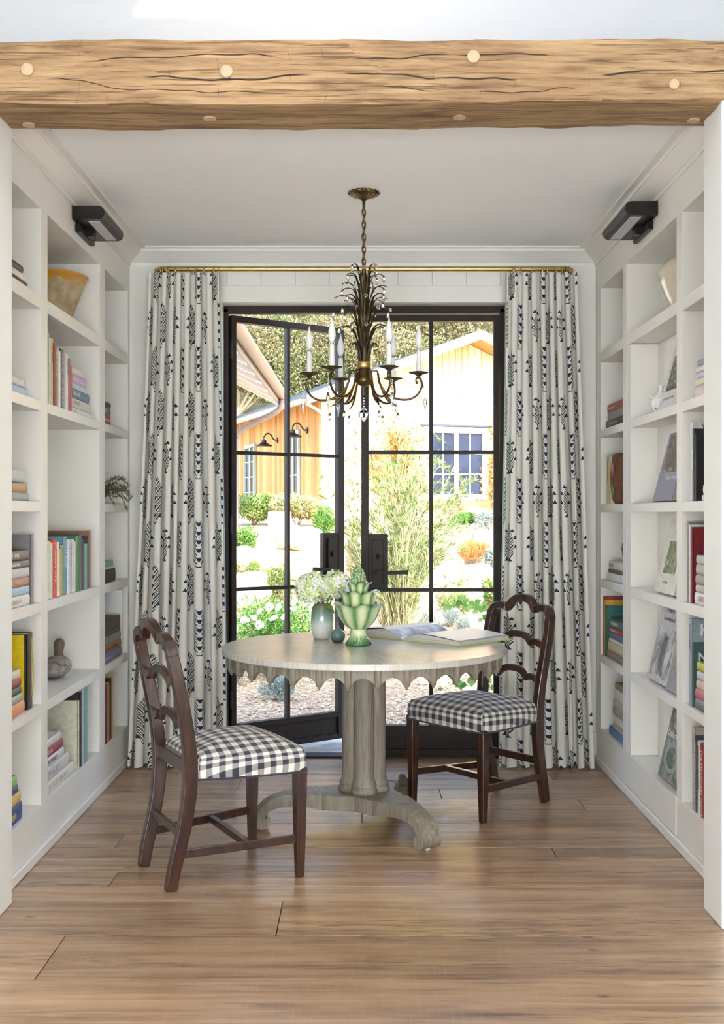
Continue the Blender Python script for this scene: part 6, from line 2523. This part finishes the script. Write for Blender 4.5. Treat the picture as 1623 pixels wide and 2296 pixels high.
house = empty('timber_house', (-.73, 20, 1.2))
HC = Vector((-.73, 20, 0))
gd_, sd_ = Vector((.938, .347, 0)), Vector((-.347, .938, 0))
gn, sn = Vector((.347, -.938, 0)), Vector((-.938, -.347, 0))
EAVE, PEAK, SP = 3.38, 4.51, 2.888
HB = Vector(house.location)


def wall_poly(name, d, n, poly, t0, t1, mat, parent=house, bevel=0):
    return MB().prism(poly, lambda p, t: HC + d * p[0] + n * t + Vector((0, 0, p[1])) - HB, t0, t1).build(name, mat, parent, bevel=bevel)


def gz_top(s):
    return lerp(EAVE, PEAK, s / SP) if s < SP else lerp(PEAK, EAVE, (s - SP) / SP)


rd = random.Random(4)
bw = .132
k = 0
while k * bw < 2 * SP:
    a, b = k * bw, min((k + 1) * bw, 2 * SP)
    poly = [(a + .004, 1.0), (b - .004, 1.0), (b - .004, gz_top(b)), ((a + .004), gz_top(a))]
    if a < SP < b:
        poly = [(a + .004, 1.0), (b - .004, 1.0), (b - .004, gz_top(b)), (SP, PEAK), (a + .004, gz_top(a))]
    wall_poly('board', gd_, gn, poly, -.05, rd.uniform(.0, .008), SUNLIT_CEDAR.m)
    k += 1
k = 0
while k * .15 < 9.0:
    a = k * .15
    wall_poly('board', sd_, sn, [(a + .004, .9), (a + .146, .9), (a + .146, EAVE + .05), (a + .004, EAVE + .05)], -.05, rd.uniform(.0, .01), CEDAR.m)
    k += 1
wall_poly('wall_core', gd_, gn, [(0.02, .9), (2 * SP - .02, .9), (2 * SP - .02, EAVE - .03), (SP, PEAK - .03), (.02, EAVE - .03)], -.5, -.05, FASCIA)
# roof slabs with rake and eave overhang
def roof_slab(side):
    o_ = .42
    if side < 0:
        s0, s1 = -o_, SP
    else:
        s0, s1 = 2 * SP + o_, SP
    zf = lambda s: (lerp(EAVE, PEAK, s / SP) if side < 0 else lerp(PEAK, EAVE, (s - SP) / SP)) + .06
    prof = [(s0, zf(s0)), (s1, zf(s1)), (s1, zf(s1) + .10), (s0, zf(s0) + .10)]
    return MB().prism(prof, lambda p, t: HC + gd_ * p[0] - gn * t + Vector((0, 0, p[1])) - HB, -.55, 9.5).build('roof', ROOFM, house)


roof_slab(-1)
roof_slab(1)
for side in (-1, 1):
    o_ = .44
    s0 = -o_ if side < 0 else 2 * SP + o_
    zf = lambda s: (lerp(EAVE, PEAK, s / SP) if side < 0 else lerp(PEAK, EAVE, (s - SP) / SP)) + .02
    wall_poly('rake_fascia', gd_, gn, [(s0, zf(s0) - .02), (SP, zf(SP) - .02), (SP, zf(SP) + .15), (s0, zf(s0) + .15)], .55, .60, FASCIA)
    wall_poly('soffit', gd_, gn, [(s0, zf(s0) - .01), (SP, zf(SP) - .01), (SP, zf(SP) + .03), (s0, zf(s0) + .03)], .0, .55, CEDAR.m)
# eave gutter along the side
ez = lerp(EAVE, PEAK, -.42 / SP) + .06
g0 = HC + gd_ * -.50 + gn * .5 + Vector((0, 0, ez + .02)) - HB
g1 = HC + gd_ * -.50 - gn * 9 + Vector((0, 0, ez + .02)) - HB
half = [(.07 * math.cos(math.pi + math.pi * k / 8), .07 * math.sin(math.pi + math.pi * k / 8)) for k in range(9)] + [(.06, .0), (-.06, .0)]
MB().sweep([g0, g1], half).build('gutter', plain('galvanised_gutter', (.62, .62, .62), .4, .4), house, 40)
MB().tube(spline([g0 + Vector((.05, .2, -.05)), g0 + gd_ * .35 + Vector((0, .3, -.22)), g0 + gd_ * .50 + Vector((0, .25, -.6)), g0 + gd_ * .50 + Vector((0, .25, -2.4))], 5), .026, 8, (0, 1, 0)).build('downspout', plain('pale_downspout', (.7, .7, .68), .4, .3), house, 'all')


def house_window(d, n, s0, s1, z0, z1, cols, rows_, mat, fr=.06, mid=True):
    root_poly = [(s0, z0), (s1, z0), (s1, z1), (s0, z1)]
    w_ = wall_poly('window', d, n, root_poly, .004, .03, WGLASS.m)
    def bar(a, b, c, e, nm='window_frame', t=.06):
        MB().prism([(a, c), (b, c), (b, e), (a, e)], lambda p, tt: HC + d * p[0] + n * tt + Vector((0, 0, p[1])) - HB, .012, t).build(nm, mat, w_)
    bar(s0 - fr, s0 + .02, z0 - fr, z1 + fr)
    bar(s1 - .02, s1 + fr, z0 - fr, z1 + fr)
    bar(s0 + .02, s1 - .02, z1 - .02, z1 + fr)
    bar(s0 + .02, s1 - .02, z0 - fr, z0 + .02)
    for c_ in range(1, cols):
        x = lerp(s0, s1, c_ / cols)
        wd = .040 if (mid and c_ == cols // 2) else .013
        bar(x - wd, x + wd, z0 + .02, z1 - .02, 'mullion', .05)
    for r_ in range(1, rows_):
        z = lerp(z0, z1, r_ / rows_)
        bar(s0 + .02, s1 - .02, z - .013, z + .013, 'muntin', .045)
    return w_


house_window(gd_, gn, 2.08, 3.20, 1.66, 2.84, 4, 3, WINW, .09)
wall_poly('window_sill', gd_, gn, [(1.95, 1.48), (3.34, 1.48), (3.34, 1.56), (1.95, 1.56)], .0, .10, CEDAR.m)
wall_poly('window_head', gd_, gn, [(1.93, 2.94), (3.36, 2.94), (3.36, 2.975), (1.93, 2.975)], .0, .10, ROOFM)
house_window(sd_, sn, 1.27, 1.98, 1.25, 2.86, 2, 4, SAGE, .05)
house_window(sd_, sn, 4.50, 5.30, 1.45, 2.78, 2, 4, SAGE, .05)
tag(house, 'cedar-boarded house with gabled metal roof on the terrace', 'house')

for nm, s, z, lb in (('wall_lamp', .79, 2.86, 'gooseneck barn lamp on the cedar wall, nearer the house corner'), ('wall_lamp', 2.79, 2.80, 'gooseneck barn lamp on the cedar wall, beside the shuttered side window')):
    base = HC + sd_ * s + sn * .012 + Vector((0, 0, z))
    lr = empty(nm, base)
    n_ = sn
    MB().tube([(0, 0, 0), n_ * .02], .06, 14, (0, 0, 1)).build('wall_plate', BLACKMETAL, lr, 40)
    MB().tube(spline([n_ * .02, n_ * .08 + Vector((0, 0, .02)), n_ * .14 + Vector((0, 0, .11)), n_ * .22 + Vector((0, 0, .13)), n_ * .28 + Vector((0, 0, .06)), n_ * .28 + Vector((0, 0, -.02))], 4), .014, 8, (0, 0, 1)).build('gooseneck', BLACKMETAL, lr, 'all')
    MB().lathe([(.17, -.13), (.16, -.11), (.09, -.075), (.05, -.05), (.045, 0), (.02, .01)], 20, tuple(n_ * .28)).build('shade', BLACKMETAL, lr, 50)
    tag(lr, lb, 'lamp', 'barn lamps on the cedar wall')

# climbing plants on the gable
for nm, (x0, x1, y0, y1), lb, n_, mt, sd in (('climbing_vine', (818, 945, 945, 1075), 'orange-leaved creeper climbing the gable beside the white window', 2600, LG_ORANGE, 5), ('climbing_vine', (1084, 1124, 925, 1095), 'thin creeper on the gable at the curtain edge', 1100, LG_ORANGE, 6)):
    rd = random.Random(sd)
    s_of = lambda px: ((px - CX) / F * 20 + .73) / (.938 - .347 * (px - CX) / F)
    sa, sb = s_of(x0), s_of(x1)
    Ym = 20 + .347 * (sa + sb) / 2
    za, zb = at(0, y1, Ym).z, at(0, y0, Ym).z
    rt = empty(nm, HC + gd_ * ((sa + sb) / 2) + gn * .06 + Vector((0, 0, 1.25)))
    mb, tw = MB(), MB()
    for v in range(9):
        s_e = rd.uniform(sa, sb)
        z_e = lerp(za, zb, rd.uniform(.35, 1))
        base = gd_ * (rd.uniform(-.3, .3)) + Vector((0, 0, -.1))
        e = HC + gd_ * s_e + gn * .06 + Vector((0, 0, z_e)) - Vector(rt.location)
        pts = spline([base, base.lerp(e, .5) + gd_ * rd.uniform(-.2, .2), e], 8)
        tw.tube(pts, .012, 5, (0, 1, 0))
        for q in range(n_ // 9):
            i = rd.randrange(4, len(pts))
            p = pts[i] + gd_ * rd.gauss(0, .10) + Vector((0, 0, rd.gauss(0, .10))) + gn * rd.uniform(0, .12)
            leaves(mb, rd, p, (.03, .03, .03), 1, .075, .6)
    mb.build('foliage', mt, rt)
    tw.build('stems', STEM, rt)
    tag(rt, lb, 'vine')

# ------------------------------------------------------------------ near roof wing with gutter, upper left of the view
wing = empty('roof_wing', (-1.2, 13, 0))
WB = Vector(wing.location)
EX, EZ = -1.19, 3.0
slope = .50
WINGP = plain('soffit_paint', (.72, .71, .70), .6, var=.03)
COPPER = plain('weathered_copper', (.20, .165, .155), .5, .3, var=.15)
y_a, y_b = 9.0, 16.0
def WP(u, y, dz=0.0):
    return Vector((EX - u, y, EZ + u * slope + dz)) - WB
def slab(name, u0, u1, ya, yb, z0, z1, m, parent=wing):
    vs = [WP(u0, ya, z0), WP(u1, ya, z0), WP(u1, yb, z0), WP(u0, yb, z0), WP(u0, ya, z1), WP(u1, ya, z1), WP(u1, yb, z1), WP(u0, yb, z1)]
    return MB().add(vs, [(0, 3, 2, 1), (4, 5, 6, 7), (0, 1, 5, 4), (1, 2, 6, 5), (2, 3, 7, 6), (3, 0, 4, 7)]).build(name, m, parent)
slab('roof', -.03, 3.2, y_a, y_b + .15, .06, .14, ROOFM)
for k in range(8):
    slab('soffit_board', .02 + .17 * k, .02 + .17 * k + .165, y_a, y_b, .03, .055, WINGP)
for k in range(8):
    slab('rafter', 0.0, 1.4, y_b - .30 - .85 * k, y_b - .18 - .85 * k, -.15, .03, WINGP)
slab('barge_board', 0.0, 3.2, y_b, y_b + .04, -.10, .06, WINGP)
slab('fascia', -.02, .01, y_a, y_b, -.12, .06, COPPER)
g0, g1 = Vector((EX + .07, y_a, EZ + .0)) - WB, Vector((EX + .07, y_b + .12, EZ + .0)) - WB
half = [(.075 * math.cos(math.pi + math.pi * k / 10), .075 * math.sin(math.pi + math.pi * k / 10)) for k in range(11)] + [(.066, .0), (-.066, .0)]
MB().sweep([g0, g1], half).build('gutter', COPPER, wing, 40)
c0 = Vector((EX + .05, y_b - .25, EZ - .06)) - WB
MB().tube(spline([c0, c0 + Vector((-.01, 0, -.12)), c0 + Vector((-.12, 0, -.22)), c0 + Vector((-.45, 0, -.38)), c0 + Vector((-.62, 0, -.52)), c0 + Vector((-.64, 0, -.75)), c0 + Vector((-.64, 0, -2.2))], 5), .042, 10, (0, 1, 0)).build('downspout', COPPER, wing, 'all')
# wall below the wing, set back under the eave
wv = MB().box(EX - 2.6, EX - .70, 9.2, y_b - .35, -.2, EZ + .42)
wv.v = [tuple(Vector(p) - WB) for p in wv.v]
wv.build('wall', WINGP, wing)
tag(wing, 'near roof wing with copper gutter and white rafters', 'house wing')

# ------------------------------------------------------------------ wooded hillside
def tree_meshes():
    out = []
    for s, mt in ((1, LG_HILL), (2, LG_HILL2), (3, LG_HILL), (4, LG_HILL2)):
        rd = random.Random(300 + s)
        mb = MB()
        for c, k in lumpy(rd, 12, 1.8, 1.8, 1.5):
            leaves(mb, rd, c + Vector((0, 0, .9)), (1.8 * k, 1.8 * k, 1.35 * k), 3000, .075, .5, .8)
        f = mb.mesh('crown')
        f.materials.append(mt)
        tw = MB()
        tw.tube(spline([(0, 0, -.4), (.1, 0, .6), (-.05, .1, 1.6)], 3), .14, 7, (1, 0, 0))
        for q in range(9):
            a = rd.uniform(0, 6.28)
            e = Vector((1.5 * math.cos(a), 1.5 * math.sin(a), rd.uniform(1.6, 3.2)))
            tw.tube(spline([(0, 0, .8), e * .5 + Vector((0, 0, .3)), e], 3), .05, 5, (1, 0, 0), scales=[lerp(1, .3, i / 6) for i in range(7)])
        t = tw.mesh('trunk')
        t.materials.append(plain('pale_bark', srgb('#b5a78d'), .85, var=.2))
        out.append((f, t))
    return out


TM = tree_meshes()
rd = random.Random(808)
names = ['mid green scrubby tree on the hillside beyond the house', 'straw-green dry tree on the hillside beyond the house']
cnt = 0
for row, Y in enumerate((31.5, 37, 44, 53)):
    n = 9
    for i in range(n):
        px = 400 + (1240 - 400) * (i + .5 + rd.uniform(-.35, .35)) / n
        y = Y + rd.uniform(-1.2, 1.2)
        x = (px - CX) * y / F
        f, t = TM[rd.randrange(4)]
        r = empty('hill_tree', (x, y, gz(x, y) - .2), rd.uniform(0, 6.28))
        sc_ = rd.uniform(.95, 1.35) * (y / 36) ** .7
        r.scale = (sc_, sc_, sc_ * rd.uniform(.9, 1.2))
        link('crown', f, None, r)
        link('trunk', t, None, r)
        dry = f.materials[0] is LG_HILL2
        tag(r, names[1] if dry else names[0], 'tree', 'dry trees on the hillside' if dry else 'green trees on the hillside')
        cnt += 1
